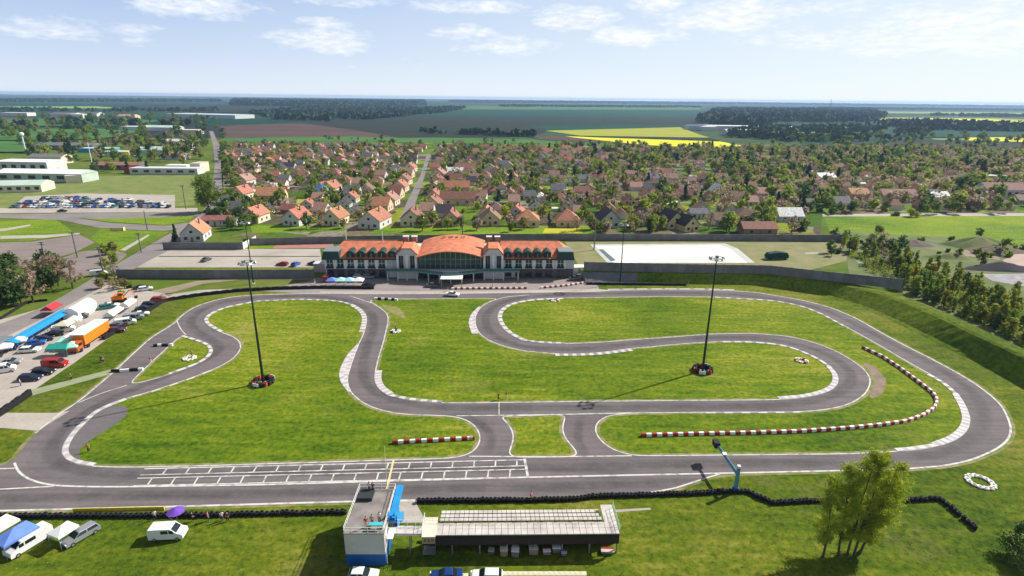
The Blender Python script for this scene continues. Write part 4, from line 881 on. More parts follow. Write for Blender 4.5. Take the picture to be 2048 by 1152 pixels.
# start light gantry
gb = at(1470, 984); gr = empty('light_gantry', 'blue steel gantry post with an arm reaching over the start straight', 'gantry', gb, 0); bd = (at(1405, 940) - gb); 
M_gb = mat('gantry_blue', (.10, .27, .36), .5, scale=2)
mb = MB(); mb.box(-.28, .28, -.22, .22, 0, 4.6, M_gb, taper=.04); mb.build('post', gr); mb = MB(); mb.box(-.42, .42, -.35, .35, 0, .95, M_blue); mb.build('base', gr)
mb = MB(); mb.box(-.25, .25, -.25, .25, 4.6, 5.0, M_white); mb.build('cap', gr)
ad = Vector((-.06, 1, 0)).normalized(); A0 = Vector((0, .2, 3.3)); A1 = A0 + ad * 8.2
mb = MB(); mb.cyl(A0, A1, .34, .26, M_gb, 4); arm = mb.build('arm', gr); mb = MB(); mb.box(A1.x - .55, A1.x + .35, A1.y - .6, A1.y + .9, 2.9, 3.9, M_black); mb.build('signal_box', gr)
q = A0.lerp(A1, .62); mb = MB(); mb.box(q.x - .34, q.x + .34, q.y - .5, q.y + .3, q.z + .28, q.z + .40, M_white); mb.build('panel', gr)
for k in range(3): mb = MB(); mb.cyl((A1.x - .60, A1.y - .3 + k * .4, 3.4), (A1.x - .56, A1.y - .3 + k * .4, 3.4), .14, .14, M_red, 8); mb.build('lamp', gr)
mb = MB(); mb.cyl((0, 0, 0), (0, 0, 8.5), .05, .03, M_cream, 6); o = mb.build('flag_pole'); o.location = at(775, 984); tag(o, 'thin cream pole on the finish line beside the control tower', 'pole')
mb = MB(); mb.cyl((0, 0, 0), (0, 0, .0001), .01, .01, M_cream, 3)
mb = MB(); mb.box(0, 25, -.06, .06, .25, 1.0, mat('yellow_banner', (.62, .50, .05), .6)); o = mb.build('banner'); a = at(148, 1028); b = at(330, 1024); o.location = a; o.rotation_euler = (0, 0, math.atan2(b.y - a.y, b.x - a.x)); o.scale.x = (b - a).length / 25; tag(o, 'long yellow banner on the edge of the lower straight', 'banner')
# ================================================================ VEHICLES
def paint(name, c, metal=.2): 
    m = mat(name, c, .28, var=.03, scale=1, metal=metal, spec=.6); return m
PAINT = dict(white=paint('car_white', (.74, .74, .74), 0), silver=paint('car_silver', (.42, .44, .47), .5), black=paint('car_black', (.012, .013, .016)), blue=paint('car_dark_blue', (.012, .045, .20)), red=paint('car_red', (.38, .015, .012)), grey=paint('car_grey', (.12, .13, .14), .4), green=paint('car_teal', (.02, .16, .15)), navy=paint('car_navy', (.010, .018, .055)), purple=paint('car_plum', (.12, .02, .07)), brightblue=paint('car_blue', (.02, .12, .50)))
M_lamp = mat('headlamp_lens', (.75, .75, .72), .2); M_tail = mat('tail_lamp', (.35, .01, .01), .3)
def car_parts(kind, color, L=4.3, W=1.76):
    """list of (name, MB); x forward"""
    P = PAINT[color]; h = L / 2; out = []; b = MB()
    if kind == 'van':
        prof = [(-h, .35), (-h, 1.7), (-h + .12, 2.0), (h - 1.55, 2.02), (h - .75, 1.28), (h - .08, 1.05), (h, .7), (h - .02, .32)]; H = 2.02
        b.prism(prof, -W / 2, W / 2, P, axis='y'); out.append(('body', b))
        g = MB(); g.add([(h - 1.46, -W * .42, 1.95), (h - 1.46, W * .42, 1.95), (h - .80, W * .45, 1.34), (h - .80, -W * .45, 1.34)], [(0, 1, 2, 3)], M_glass); out.append(('windscreen', g))
        for s in (-1, 1):
            g = MB(); y = s * (W / 2 + .006)
            g.box(h - 1.75, h - 1.15, min(y, y + s * .01), max(y, y + s * .01), 1.25, 1.78, M_glass); g.box(-.5, h - 1.9, min(y, y + s * .01), max(y, y + s * .01), 1.25, 1.78, M_glass); out.append(('side_window', g))
        g = MB(); g.box(-h - .015, -h - .003, -W * .38, W * .38, 1.25, 1.72, M_glass); out.append(('rear_window', g))
    else:
        tail = {'hatch': [(-h, .35), (-h, .78), (-h + .05, .95)], 'wagon': [(-h, .35), (-h, .80), (-h + .03, .98)], 'sedan': [(-h, .35), (-h, .85), (-h + .08, .98)]}[kind]
        prof = tail + [(h - 1.35, .98), (h - .25, .82), (h, .62), (h - .02, .32)]
        b.prism(prof, -W / 2, W / 2, P, axis='y'); out.append(('body', b))
        x0 = {'hatch': -h + .12, 'wagon': -h + .10, 'sedan': -h + .75}[kind]; x1 = h - 1.15; t0 = {'hatch': .42, 'wagon': .28, 'sedan': .6}[kind]; t1 = .75
        def cab(z, f, yy): return [(x0 + t0 * f, -yy, z), (x1 - t1 * f, -yy, z), (x1 - t1 * f, yy, z), (x0 + t0 * f, yy, z)]
        g = MB(); a = cab(.97, 0, W / 2 - .07); c = cab(1.40, .94, W / 2 - .22); g.add(a + c, [(0, 1, 5, 4), (1, 2, 6, 5), (2, 3, 7, 6), (3, 0, 4, 7)], M_glass); out.append(('window', g))
        g = MB(); a = cab(1.40, .94, W / 2 - .21); c = cab(1.47, 1.08, W / 2 - .27); g.add(a + c, [(3, 2, 1, 0), (4, 5, 6, 7), (0, 1, 5, 4), (1, 2, 6, 5), (2, 3, 7, 6), (3, 0, 4, 7)], P)
        xm = (x0 + x1) / 2 - .05
        for s in (-1, 1):
            for xx in (x0 + .05, xm, x1 - .1):
                f = 0 if xx == xm else (t0 * .94 if xx < xm else -t1 * .94)
                g.add([(xx - .05, s * (W / 2 - .06), .98), (xx + .05, s * (W / 2 - .06), .98), (xx + .05 + f, s * (W / 2 - .205), 1.41), (xx - .05 + f, s * (W / 2 - .205), 1.41)], [(0, 1, 2, 3)], P)
        out.append(('roof', g))
    for sx in (-h + .8, h - .82):
        for s in (-1, 1):
            wv = MB(); y = s * (W / 2 - .1); wv.cyl((sx, y - .1, .32), (sx, y + .115 * s if s > 0 else y - .115, .32) if False else (sx, y + .12, .32), .32, .32, M_black, 12); wv.cyl((sx, s * (W / 2 + .022) - .002, .32), (sx, s * (W / 2 + .022) + .002, .32), .19, .19, M_steel, 8); out.append(('wheel', wv))
    for s in (-1, 1):
        l = MB(); l.box(h - .12, h + .01, s * W * .38 - .17, s * W * .38 + .17, .60, .76, M_lamp); out.append(('headlight', l))
        l = MB(); l.box(-h - .02, -h + .05, s * W * .42 - .12, s * W * .42 + .12, .68, .86, M_tail); out.append(('tail_light', l))
    return out
def make_car(kind, color, L=4.3, W=1.76, full=True, name=None):
    nm = name or {'van': 'van', 'hatch': 'car', 'wagon': 'car', 'sedan': 'car'}[kind]; parts = car_parts(kind, color, L, W)
    if full:
        r = empty(nm, None, None)
        for n_, m_ in parts: m_.build(n_, r, bevel=.05 if n_ == 'body' else 0)
        return r
    m = MB()
    for n_, p in parts:
        if n_ in ('headlight', 'tail_light'): continue
        for i, f in enumerate(p.f): m.add([p.v[k] for k in f], [tuple(range(len(f)))], p.mats[p.m[i]])
    return m.build(nm)
def near(kind, color, px, py, rz, label, L=4.3, W=1.76, cat=None, ref=1.0):
    o = make_car(kind, color, L, W); o.location = at(px, py); o.rotation_euler = (0, 0, math.radians(rz)); tag(o, label, cat or ('van' if kind == 'van' else 'car'), 'parked vehicles by the track'); return o
near('van', 'white', 60, 1092, 248, 'white van parked between the blue tent and the white gazebo', 5.4, 1.9)
near('wagon', 'silver', 163, 1076, 242, 'silver estate car to the right of the white gazebo', 4.5)
near('van', 'white', 338, 1074, 5, 'white minivan parked alone on the grass beside the purple umbrella', 4.7, 1.8)
near('hatch', 'white', 727, 1158, 0, 'white car in front of the blue wall of the control tower', 3.9)
near('sedan', 'blue', 893, 1160, 184, 'dark blue car at the bottom edge left of the white car', 4.3)
near('hatch', 'white', 973, 1160, 180, 'white car at the bottom edge right of the dark blue car', 4.2)
# paddock vehicles: kind, colour, px, py, heading, label
for a in (('wagon', 'navy', 62, 760, 8, 'dark blue estate car at the lower end of the paddock'), ('hatch', 'black', 88, 748, 8, 'black hatchback behind the dark blue estate'), ('van', 'red', 112, 733, 5, 'dark red van in front of the green tent'),
          ('sedan', 'silver', 22, 728, 20, 'silver car between the white vans in the left paddock'), ('van', 'white', 5, 745, 30, 'white van at the left photo edge of the paddock'), ('hatch', 'white', 60, 704, 12, 'white hatchback below the blue awning end'),
          ('van', 'white', 128, 664, 30, 'white van in front of the blue awning'), ('hatch', 'navy', 88, 682, 30, 'dark car in front of the blue awning'), ('sedan', 'black', 110, 672, 28, 'black saloon in front of the blue awning'), ('hatch', 'brightblue', 72, 690, 30, 'blue hatchback in front of the blue awning'),
          ('van', 'white', 252, 650, 30, 'white van nearest the black barrier in the upper paddock'), ('sedan', 'grey', 232, 656, 15, 'grey saloon beside the orange trailer'), ('hatch', 'purple', 234, 664, 15, 'plum coloured hatchback near the black barrier'), ('van', 'silver', 268, 640, 30, 'silver van by the black barrier'),
          ('hatch', 'black', 300, 612, 20, 'black hatchback at the top corner of the black barrier'), ('sedan', 'navy', 288, 620, 20, 'navy saloon near the top corner of the black barrier'), ('hatch', 'red', 318, 602, 15, 'dark red hatchback at the bend of the black barrier'), ('sedan', 'white', 282, 632, 28, 'white saloon below the navy one'),
          ('hatch', 'green', 215, 617, 40, 'teal hatchback beside the big white tent'), ('sedan', 'white', 222, 614, 20, 'white saloon right of the big white tent'), ('sedan', 'black', 283, 578, 15, 'black car on the grass above the paddock'), ('hatch', 'white', 291, 581, 30, 'white car on the grass above the paddock'),
          ('van', 'grey', 157, 637, 25, 'grey van at the upper end of the blue awning')):
    o = make_car(a[0], a[1], 5.0 if a[0] == 'van' else 4.3, 1.85); o.location = at(a[2], a[3]); o.rotation_euler = (0, 0, math.radians(a[4])); tag(o, a[5], 'van' if a[0] == 'van' else 'car', 'vehicles in the paddock')
for a in (('sedan', 'grey', 413, 522, 80, 'grey car alone in the lower car park'), ('hatch', 'red', 565, 531, 170, 'red car in the lower car park'), ('hatch', 'brightblue', 592, 531, 80, 'blue car in the lower car park'), ('sedan', 'black', 627, 530, 160, 'black car nearest the clubhouse end'),
          ('sedan', 'navy', 737, 574, 0, 'dark car on the forecourt beside the blue gazebos'), ('hatch', 'white', 720, 556, 0, 'white car against the clubhouse left wing'), ('hatch', 'silver', 737, 557, 0, 'silver car against the clubhouse left wing'), ('sedan', 'white', 905, 592, -10, 'low white car on the paddock straight'),
          ('sedan', 'grey', 865, 574, 0, 'dark grey car in the middle of the forecourt'), ('van', 'red', 655, 561, 90, 'red van at the left corner of the clubhouse'), ('van', 'white', 645, 540, 10, 'white van by the wall left of the clubhouse'), ('hatch', 'navy', 1008, 551, 80, 'navy car under the right wing of the clubhouse'),
          ('van', 'white', 198, 551, 30, 'white van on the side road behind the paddock'), ('hatch', 'navy', 122, 537, 50, 'dark blue car on the side road by the hedge'), ('sedan', 'black', 125, 424, 10, 'black car driving past the packed car park'), ('sedan', 'black', 1790, 432, 0, 'black car on the road along the bright meadow'), ('hatch', 'white', 1162, 556, 30, 'white car at the right corner of the clubhouse'), ('sedan', 'grey', 1150, 560, 10, 'grey car at the right corner of the clubhouse')):
    o = make_car(a[0], a[1], 5.0 if a[0] == 'van' else 4.3, 1.8, False); o.location = at(a[2], a[3]) + Vector((0, 0, .06)); o.rotation_euler = (0, 0, math.radians(a[4])); tag(o, a[5], 'van' if a[0] == 'van' else 'car')
lotp = [(c, Proto(make_car(k, c, 4.3, 1.8, False))) for k, c in (('hatch', 'white'), ('sedan', 'white'), ('sedan', 'silver'), ('hatch', 'silver'), ('hatch', 'navy'), ('sedan', 'blue'), ('sedan', 'grey'), ('hatch', 'black'), ('hatch', 'red'), ('wagon', 'green'), ('van', 'white'), ('hatch', 'brightblue'))]
rl = random.Random(11)
for row, (py, x0, x1) in enumerate(((415, 28, 338), (410, 40, 335), (405.5, 55, 300), (401, 80, 260), (397, 92, 180))):
    x = x0
    while x < x1:
        if rl.random() < .86:
            c, p = lotp[min(11, int(rl.random() ** 1.15 * 12))]; o = p.place(at(x, py + rl.uniform(-.4, .4)) + Vector((0, 0, .08)), math.radians(rl.choice((85, 95, 265, 275, 60)) + rl.uniform(-8, 8)), f'{ {"navy":"dark blue","brightblue":"blue"}.get(c,c)} car in row {row+1} of the packed car park'.replace('row 1', 'the nearest row').replace('row 2', 'the second row').replace('row 3', 'the third row').replace('row 4', 'the fourth row').replace('row 5', 'the far row'), 'car', 'cars in the packed car park')
        x += rl.uniform(7.5, 10.5)
for c, p in lotp: p.drop()
def boxhouse(name, label, cat, px, py, L, W_, H_, rz, mw, mr, roof='flat', rh=1.5, group=None, win=0, door=None):
    r = empty(name, label, cat, at(px, py), math.radians(rz), group); m = MB(); m.box(-L / 2, L / 2, 0, W_, 0, H_, mw); m.build('wall', r); m = MB()
    if roof == 'flat': m.box(-L / 2 - .15, L / 2 + .15, -.15, W_ + .15, H_, H_ + .3, mr)
    elif roof == 'gable': m.prism([(-.3, H_ - .05), (W_ / 2, H_ + rh), (W_ + .3, H_ - .05)], -L / 2 - .3, L / 2 + .3, mr, axis='x', mcap=mw)
    elif roof == 'gable_y': m.prism([(-L / 2 - .3, H_ - .05), (0, H_ + rh), (L / 2 + .3, H_ - .05)], -.3, W_ + .3, mr, axis='y', mcap=mw)
    elif roof == 'arch':
        m.prism([(-.1 + (W_ + .2) * k / 10, H_ + rh * math.sin(math.pi * k / 10)) for k in range(11)], -L / 2, L / 2, mr, axis='x', mcap=mw)
    m.build('roof', r)
    for k in range(win): m = MB(); x = -L / 2 + L * (k + .5) / win; m.box(x - L / win * .25, x + L / win * .25, -.06, -.01, H_ * .35, H_ * .75, M_glass); m.build('window', r)
    if door is not None: m = MB(); m.box(door - 1.2, door + 1.2, -.07, -.01, 0, H_ * .6, M_blue); m.build('door', r)
    return r
# tents, awnings, trucks in the paddock
def gazebo(label, px, py, w, d, rz, m, h=2.2, ph=.9, name='gazebo', cat='tent', group='tents in the paddock', valance=None):
    r = empty(name, label, cat, at(px, py), math.radians(rz), group)
    t = MB(); vs = [(-w / 2, 0, h), (w / 2, 0, h), (w / 2, d, h), (-w / 2, d, h)]
    if abs(w - d) < 1.5: t.add(vs + [(0, d / 2, h + ph)], [(0, 1, 4), (1, 2, 4), (2, 3, 4), (3, 0, 4)], m)
    elif w > d: t.add(vs + [(-w / 2 + .3, d / 2, h + ph), (w / 2 - .3, d / 2, h + ph)], [(0, 1, 5, 4), (1, 2, 5), (2, 3, 4, 5), (3, 0, 4)], m)
    else: t.add(vs + [(0, .3, h + ph), (0, d - .3, h + ph)], [(0, 1, 4), (1, 2, 5, 4), (2, 3, 5), (3, 0, 4, 5)], m)
    for a, b in ((0, 1), (1, 2), (2, 3), (3, 0)):
        p, q = vs[a], vs[b]; t.add([p, q, (q[0], q[1], h - .3), (p[0], p[1], h - .3)], [(0, 1, 2, 3)], valance or m)
    t.build('canopy', r)
    for x, y in ((-w / 2 + .05, .05), (w / 2 - .05, .05), (w / 2 - .05, d - .05), (-w / 2 + .05, d - .05)): q = MB(); q.cyl((x, y, 0), (x, y, h), .04, .04, M_steel, 6); q.build('leg', r)
    return r
gazebo('blue tent at the left photo edge beside the white van', 2, 1116, 3.0, 4.4, -22, M_bcanvas, 2.3, 1.0); gazebo('white gazebo between the white van and the silver estate', 112, 1098, 2.4, 2.8, -20, M_canvas, 2.2, .7); gazebo('white tent behind the blue one at the photo edge', -30, 1096, 3.0, 4.0, -20, M_canvas, 2.2, .7)
def slope(p, q): a, b = at(*p), at(*q); return math.degrees(math.atan2(b.y - a.y, b.x - a.x)), (b - a).length, a.lerp(b, .5)
ang, L_, mid = slope((40, 703), (148, 637))
r = empty('awning', 'long bright blue awning along the back of the paddock', 'awning', mid, math.radians(ang)); t = MB(); t.prism([(0, 2.3), (1.3, 2.7), (2.6, 2.8), (2.6, 2.7), (1.3, 2.6), (0, 2.2)], -L_ / 2, L_ / 2, M_lblue); t.build('canopy', r)
t = MB(); t.box(-L_ / 2, L_ / 2, 2.5, 2.54, 0, 2.7, M_blue); t.build('banner', r)
for k in range(9): q = MB(); x = -L_ / 2 + L_ * k / 8; q.cyl((x, .1, 0), (x, .1, 2.2), .05, .05, M_steel, 6); q.cyl((x, 2.5, 0), (x, 2.5, 2.7), .05, .05, M_steel, 6); q.build('leg', r)
boxhouse('marquee', 'big white arched marquee at the top of the paddock', 'tent', 178, 630, 9, 4, 2.4, ang, M_canvas, M_canvas, 'arch', 1.3); gazebo('white gazebo below the big marquee', 163, 652, 3, 3, ang, M_canvas); gazebo('pale cream gazebo in the middle of the paddock', 146, 662, 3.5, 3.5, ang, M_cream)
gazebo('red gazebo behind the blue awning', 118, 628, 5, 3, ang, mat('red_canvas', (.45, .03, .04), .7)); gazebo('long white awning in the upper paddock', 240, 638, 6, 2.6, ang, M_canvas); gazebo('white awning near the top of the black barrier', 268, 620, 5, 2.5, ang, M_canvas)
gazebo('green tent behind the red van', 115, 715, 4.8, 2.6, 5, M_teal); gazebo('mint gazebo right of the green tent', 143, 712, 2.8, 3.2, 20, M_mint); gazebo('pale mint gazebo above the green tent', 128, 700, 3, 2.6, 20, M_mint); gazebo('white gazebo at the left photo edge of the paddock', 10, 714, 3.4, 3, 30, M_canvas); gazebo('small white gazebo at the end of the blue awning', 40, 700, 3, 3, 30, M_canvas)
boxhouse('shed', 'grey shed at the lower end of the blue awning', 'shed', 18, 700, 4, 4, 2.6, ang, M_grey, M_steel, 'flat'); 
ang2, L2, mid2 = slope((158, 708), (222, 665))
r = empty('lorry', 'white topped lorry with an orange side parked along the black barrier', 'lorry', mid2, math.radians(ang2)); t = MB(); t.box(-L2 / 2 + 3, L2 / 2, 0, 2.5, 1.0, 3.6, M_orange); t.build('box_body', r, bevel=.05); t = MB(); t.box(-L2 / 2 + 2.9, L2 / 2 + .1, -.1, 3.4, 3.62, 3.8, M_canvas); t.build('roof', r)
t = MB(); t.prism([(-L2 / 2, .6), (-L2 / 2, 1.6), (-L2 / 2 + .4, 2.7), (-L2 / 2 + 2.2, 2.7), (-L2 / 2 + 2.2, .6)], .05, 2.4, mat('rust_orange_paint', (.45, .10, .02), .5), axis='y'); c_ = t.build('cab', r, bevel=.05); t = MB(); t.box(-L2 / 2 + .6, -L2 / 2 + 1.9, -.0, .04, 1.7, 2.4, M_glass); t.build('window', c_)
for x in (-L2 / 2 + 1.2, -L2 / 2 + 4, L2 / 2 - 3, L2 / 2 - 1.8):
    for y in (.1, 2.3): t = MB(); t.cyl((x, y - .15, .5), (x, y + .15, .5), .5, .5, M_black, 12); t.build('wheel', r)
t = MB(); t.box(-L2 / 2 + 1, L2 / 2, .5, 2, .6, 1.0, M_black); t.build('chassis', r)
gazebo('long pale awning beside the orange lorry', 163, 684, 8, 2.4, ang2, M_canvas)
r = empty('excavator', 'orange excavator at the top corner of the paddock', 'excavator', at(236, 606), .3); t = MB(); t.box(-1.6, 1.4, 0, 2.4, .9, 2.0, M_orange); t.build('body', r, bevel=.08); t = MB(); t.box(.2, 1.4, .1, 1.2, 2.0, 3.0, M_orange); t.box(.3, 1.45, .05, 1.1, 2.2, 2.8, M_glass); t.build('cab', r); t = MB()
for y in (0, 1.9): t.box(-1.8, 1.8, y, y + .5, 0, .8, M_black)
t.build('track', r, bevel=.15); t = MB(); t.cyl((1.2, 1.2, 1.5), (3.4, 1.2, 3.6), .2, .16, M_orange, 6); t.cyl((3.4, 1.2, 3.6), (4.6, 1.2, 1.4), .16, .12, M_orange, 6); t.box(4.3, 5.0, .8, 1.6, .8, 1.5, M_dsteel); t.build('boom', r)
for i, (px, m, c) in enumerate(((662, M_bcanvas, 'bright blue gazebo leftmost in the row before the clubhouse'), (680, M_mint, 'mint gazebo second in the row before the clubhouse'), (697, mat('pale_blue_canvas', (.35, .62, .75), .8), 'pale blue gazebo in the middle of the row before the clubhouse'), (716, M_canvas, 'white gazebo rightmost in the row before the clubhouse'))): gazebo(c, px, 575, 3.2, 3.2, 2, m, group='gazebos before the clubhouse')
gazebo('white umbrella roof over the clubhouse entrance', 905, 560, 2.6, 2.2, 2, M_canvas, group='gazebos before the clubhouse')
r = empty('umbrella', 'open purple umbrella behind the white minivan', 'umbrella', at(356, 1046)); t = MB(); n = 10; t.add([(0, 0, 2.6)] + [(1.25 * math.cos(6.283 * k / n), 1.25 * math.sin(6.283 * k / n), 2.05) for k in range(n)], [(0, 1 + k, 1 + (k + 1) % n) for k in range(n)], M_purple); t.build('canopy', r); t = MB(); t.cyl((0, 0, 0), (0, 0, 2.58), .03, .03, M_steel, 6); t.build('pole', r)
r = empty('garden_shed', 'dark green netted trailer on the dry lawn behind the right wall', 'trailer', at(1556, 520), .1); t = MB(); t.prism([(-4.2, .6), (-4.6, 1.5), (-3.8, 2.6), (0, 3.1), (3.6, 2.8), (4.4, 1.6), (4.2, .6)], 0, 2.6, mat('dark_green_net', (.012, .05, .04), .9, var=.5, scale=1.2), axis='y'); t.build('load', r, bevel=.2); t = MB(); t.box(-4.6, 4.6, .1, 2.5, .45, .6, M_steel); t.build('bed', r)
for x in (-3, 3): t = MB(); t.cyl((x, 0, .4), (x, .3, .4), .4, .4, M_black, 10); t.build('wheel', r)
r = empty('gate_kiosk', 'small pale kiosk at the right corner of the clubhouse', 'kiosk', at(1160, 552), CB_ANG); t = MB(); t.box(-2.5, 2.5, 0, 3, 0, 3, M_cream); t.build('wall', r); t = MB(); t.box(-2.8, 2.8, -.3, 3.3, 3, 3.3, M_white); t.build('roof', r); t = MB(); t.box(-.6, .6, -.08, -.02, 0, 2.2, M_wood); t.build('door', r)
boxhouse('gate_kiosk', 'small pink walled kiosk at the left end of the clubhouse', 'kiosk', 641, 545, 4.5, 3, 3, 2, mat('pale_pink_render', (.55, .42, .42), .8), M_lgrey)
# ================================================================ PEOPLE
def person_proto(shirt, trousers, hair, pose):
    """continuous skinned body with shirt, trousers and hair as children"""
    r = empty('person', None, None)
    def skin(name, V, E_, R_, m, sub=1):
        me = bpy.data.meshes.new(name); me.from_pydata(V, E_, []); o = bpy.data.objects.new(name, me); COL.objects.link(o)
        md = o.modifiers.new('s', 'SKIN'); 
        for i, rr in enumerate(R_): me.skin_vertices[0].data[i].radius = (rr[0], rr[1]) if isinstance(rr, tuple) else (rr, rr)
        me.skin_vertices[0].data[0].use_root = True; sb = o.modifiers.new('b', 'SUBSURF'); sb.levels = sub; sb.render_levels = sub
        dg = bpy.context.evaluated_depsgraph_get(); m2 = bpy.data.meshes.new_from_object(o.evaluated_get(dg)); bpy.data.objects.remove(o)
        m2.materials.clear(); m2.materials.append(m); m2.polygons.foreach_set('use_smooth', [True] * len(m2.polygons)); q = bpy.data.objects.new(name, m2); COL.objects.link(q); q.parent = r; return q
    a = pose
    V = [(0, 0, .95), (0, 0, 1.15), (0, 0, 1.40), (0, -.01, 1.52), (0, -.02, 1.60), (0, -.02, 1.72)]; Rr = [(.15, .11), (.14, .10), (.16, .10), .055, .085, .075]; E_ = [(0, 1), (1, 2), (2, 3), (3, 4), (4, 5)]
    for s in (-1, 1):
        k = len(V); V += [(s * .10, 0, .88), (s * .11, -.03 - a * .1 * s, .48), (s * .12, .0 + a * .15 * s, .08), (s * .12, -.12 + a * .15 * s, .04)]; Rr += [.09, .065, .045, .04]; E_ += [(0, k), (k, k + 1), (k + 1, k + 2), (k + 2, k + 3)]
        k = len(V); V += [(s * .20, 0, 1.42), (s * (.25 + a * .05), .02, 1.14), (s * .24, -.10 - a * .1, .92), (s * .23, -.14 - a * .12, .84)]; Rr += [.06, .045, .035, .03]; E_ += [(2, k), (k, k + 1), (k + 1, k + 2), (k + 2, k + 3)]
        for f in range(4): k3 = len(V); V.append((s * .23 + (f - 1.5) * .022, -.15 - a * .12, .765 + abs(f - 1.5) * .008)); Rr.append(.009); E_.append((k + 3, k3))
        k3 = len(V); V.append((s * .205, -.19 - a * .12, .80)); Rr.append(.010); E_.append((k + 3, k3))
    skin('body', V, E_, Rr, M_skin)
    V = [(0, 0, .96), (0, 0, 1.15), (0, 0, 1.40), (0, -.005, 1.47)]; Rr = [(.165, .125), (.155, .115), (.175, .115), .08]; E_ = [(0, 1), (1, 2), (2, 3)]
    for s in (-1, 1): k = len(V); V += [(s * .20, 0, 1.42), (s * (.24 + a * .04), .015, 1.20)]; Rr += [.075, .062]; E_ += [(2, k), (k, k + 1)]
    skin('shirt', V, E_, Rr, shirt)
    V = [(0, 0, .98), (0, 0, .90)]; Rr = [(.165, .125), (.16, .12)]; E_ = [(0, 1)]
    for s in (-1, 1): k = len(V); V += [(s * .105, 0, .84), (s * .11, -.03 - a * .1 * s, .48), (s * .12, 0 + a * .15 * s, .12)]; Rr += [.105, .082, .07]; E_ += [(1, k), (k, k + 1), (k + 1, k + 2)]
    skin('trousers', V, E_, Rr, trousers)
    t = MB(); n = 10
    for i in range(4):
        for j in range(n):
            t0, t1 = math.pi / 2 * i / 4, math.pi / 2 * (i + 1) / 4; p0, p1 = 2 * math.pi * j / n, 2 * math.pi * (j + 1) / n; q = lambda t_, p: (.088 * math.cos(t_) * math.cos(p), .01 + .105 * math.cos(t_) * math.sin(p), 1.70 + .10 * math.sin(t_))
            t.add([q(t0, p0), q(t0, p1), q(t1, p1), q(t1, p0)], [(0, 1, 2, 3)], hair)
    t.build('hair', r); 
    t = MB(); t.box(-.035, -.02, -.105, -.095, 1.66, 1.675, M_black); t.box(.02, .035, -.105, -.095, 1.66, 1.675, M_black); t.box(-.025, .025, -.10, -.09, 1.595, 1.603, M_red); t.prism([(-.125, 1.625), (-.09, 1.66), (-.09, 1.62)], -.012, .012, M_skin, axis='x'); t.build('face', r)
    return Proto(r)
M_hair = mat('brown_hair', (.05, .03, .02), .8); M_jean = mat('blue_jeans', (.03, .06, .14), .9, scale=8); M_dk = mat('dark_cloth', (.02, .02, .03), .9); M_pink = mat('pink_cloth', (.60, .15, .22), .9); M_redc = mat('red_cloth', (.55, .03, .02), .9); M_wc = mat('white_cloth', (.72, .72, .72), .9); M_orc = mat('orange_cloth', (.85, .25, .02), .8)
PP = dict(white=person_proto(M_wc, M_jean, M_hair, .3), dark=person_proto(M_dk, M_dk, M_hair, .5), red=person_proto(M_redc, M_wc, M_hair, .4), pink=person_proto(M_pink, M_jean, M_hair, .2), orange=person_proto(M_orc, M_dk, M_hair, .4))
TT = Tm
for key, px, py, z, label in (('pink', 1062, 1002, 0, 'person in a pink top standing at the tyre stacks'), ('red', 1013, 797, 0, 'person in red on the grass above the middle straight'), ('red', 302, 726, 0, 'person in red and white on the slip lane'), ('white', 791, 657, 0, 'person in a pale top in the tyre ring by the left bend'),
                       ('dark', 143, 760, 0, 'person in dark clothes beside the green path'), ('white', 42, 772, 0, 'person in a white top beside the dark blue estate'), ('dark', 207, 725, 0, 'person in dark clothes on the grass below the orange lorry'), ('dark', 203, 724, 0, 'person at the left of the pair below the orange lorry'),
                       ('white', 445, 1042, 0, 'person in a white top behind the lower tyre stacks'), ('dark', 456, 1043, 0, 'person in dark clothes right of the one in white'), ('pink', 417, 1042, 0, 'person in pink left of the one in white'), ('white', 311, 1040, 0, 'person in white at the front of the minivan'), ('dark', 386, 1043, 0, 'person in dark clothes right of the purple umbrella'), ('dark', 344, 1048, 0, 'person in dark clothes under the purple umbrella'),
                       ('red', 630, 568, 0, 'person in red left of the blue gazebos'), ('dark', 985, 578, 0, 'person in dark clothes on the clubhouse forecourt'), ('red', 896, 583, 0, 'person in red at the edge of the forecourt'), ('orange', 178, 904, 0, 'person in orange on the grass inside the lower left corner'), ('orange', 384, 713, 0, 'marshal in orange beside the tyre ring on the small triangle'),
                       ('dark', 997, 800, 0, 'person in dark clothes left of the one in red on the middle straight'), ('pink', 1376, 572, 0, 'person in pink by the end of the low dark wall')):
    PP[key].place(at(px, py, z), random.uniform(0, 6), label, 'person', 'people around the circuit')
for key, u, v, label in (('white', 1.5, 8.4, 'person in white at the far rail of the tower roof'), ('dark', 2.05, 8.3, 'person in dark clothes at the far rail of the tower roof'), ('pink', 3.4, 1.5, 'person in pink on the near part of the tower roof'), ('red', 2.7, 1.1, 'person in red on the near part of the tower roof'), ('white', 4.3, 2.0, 'person in white near the right rail of the tower roof')):
    q = TT @ Vector((u, v, TZ + .12)); PP[key].place(q, 3 if v > 5 else .5, label, 'person', 'people on the tower roof')
q = TT @ Vector((4.1, .9, TZ + .12)); t = MB(); t.box(-.9, .9, -.3, .3, .7, .78, mat('turquoise_cloth', (.05, .45, .48), .7)); t.box(-.8, -.74, -.25, .25, 0, .7, M_steel); t.box(.74, .8, -.25, .25, 0, .7, M_steel); o = t.build('table'); o.location = q; tag(o, 'turquoise covered table on the tower roof', 'table')
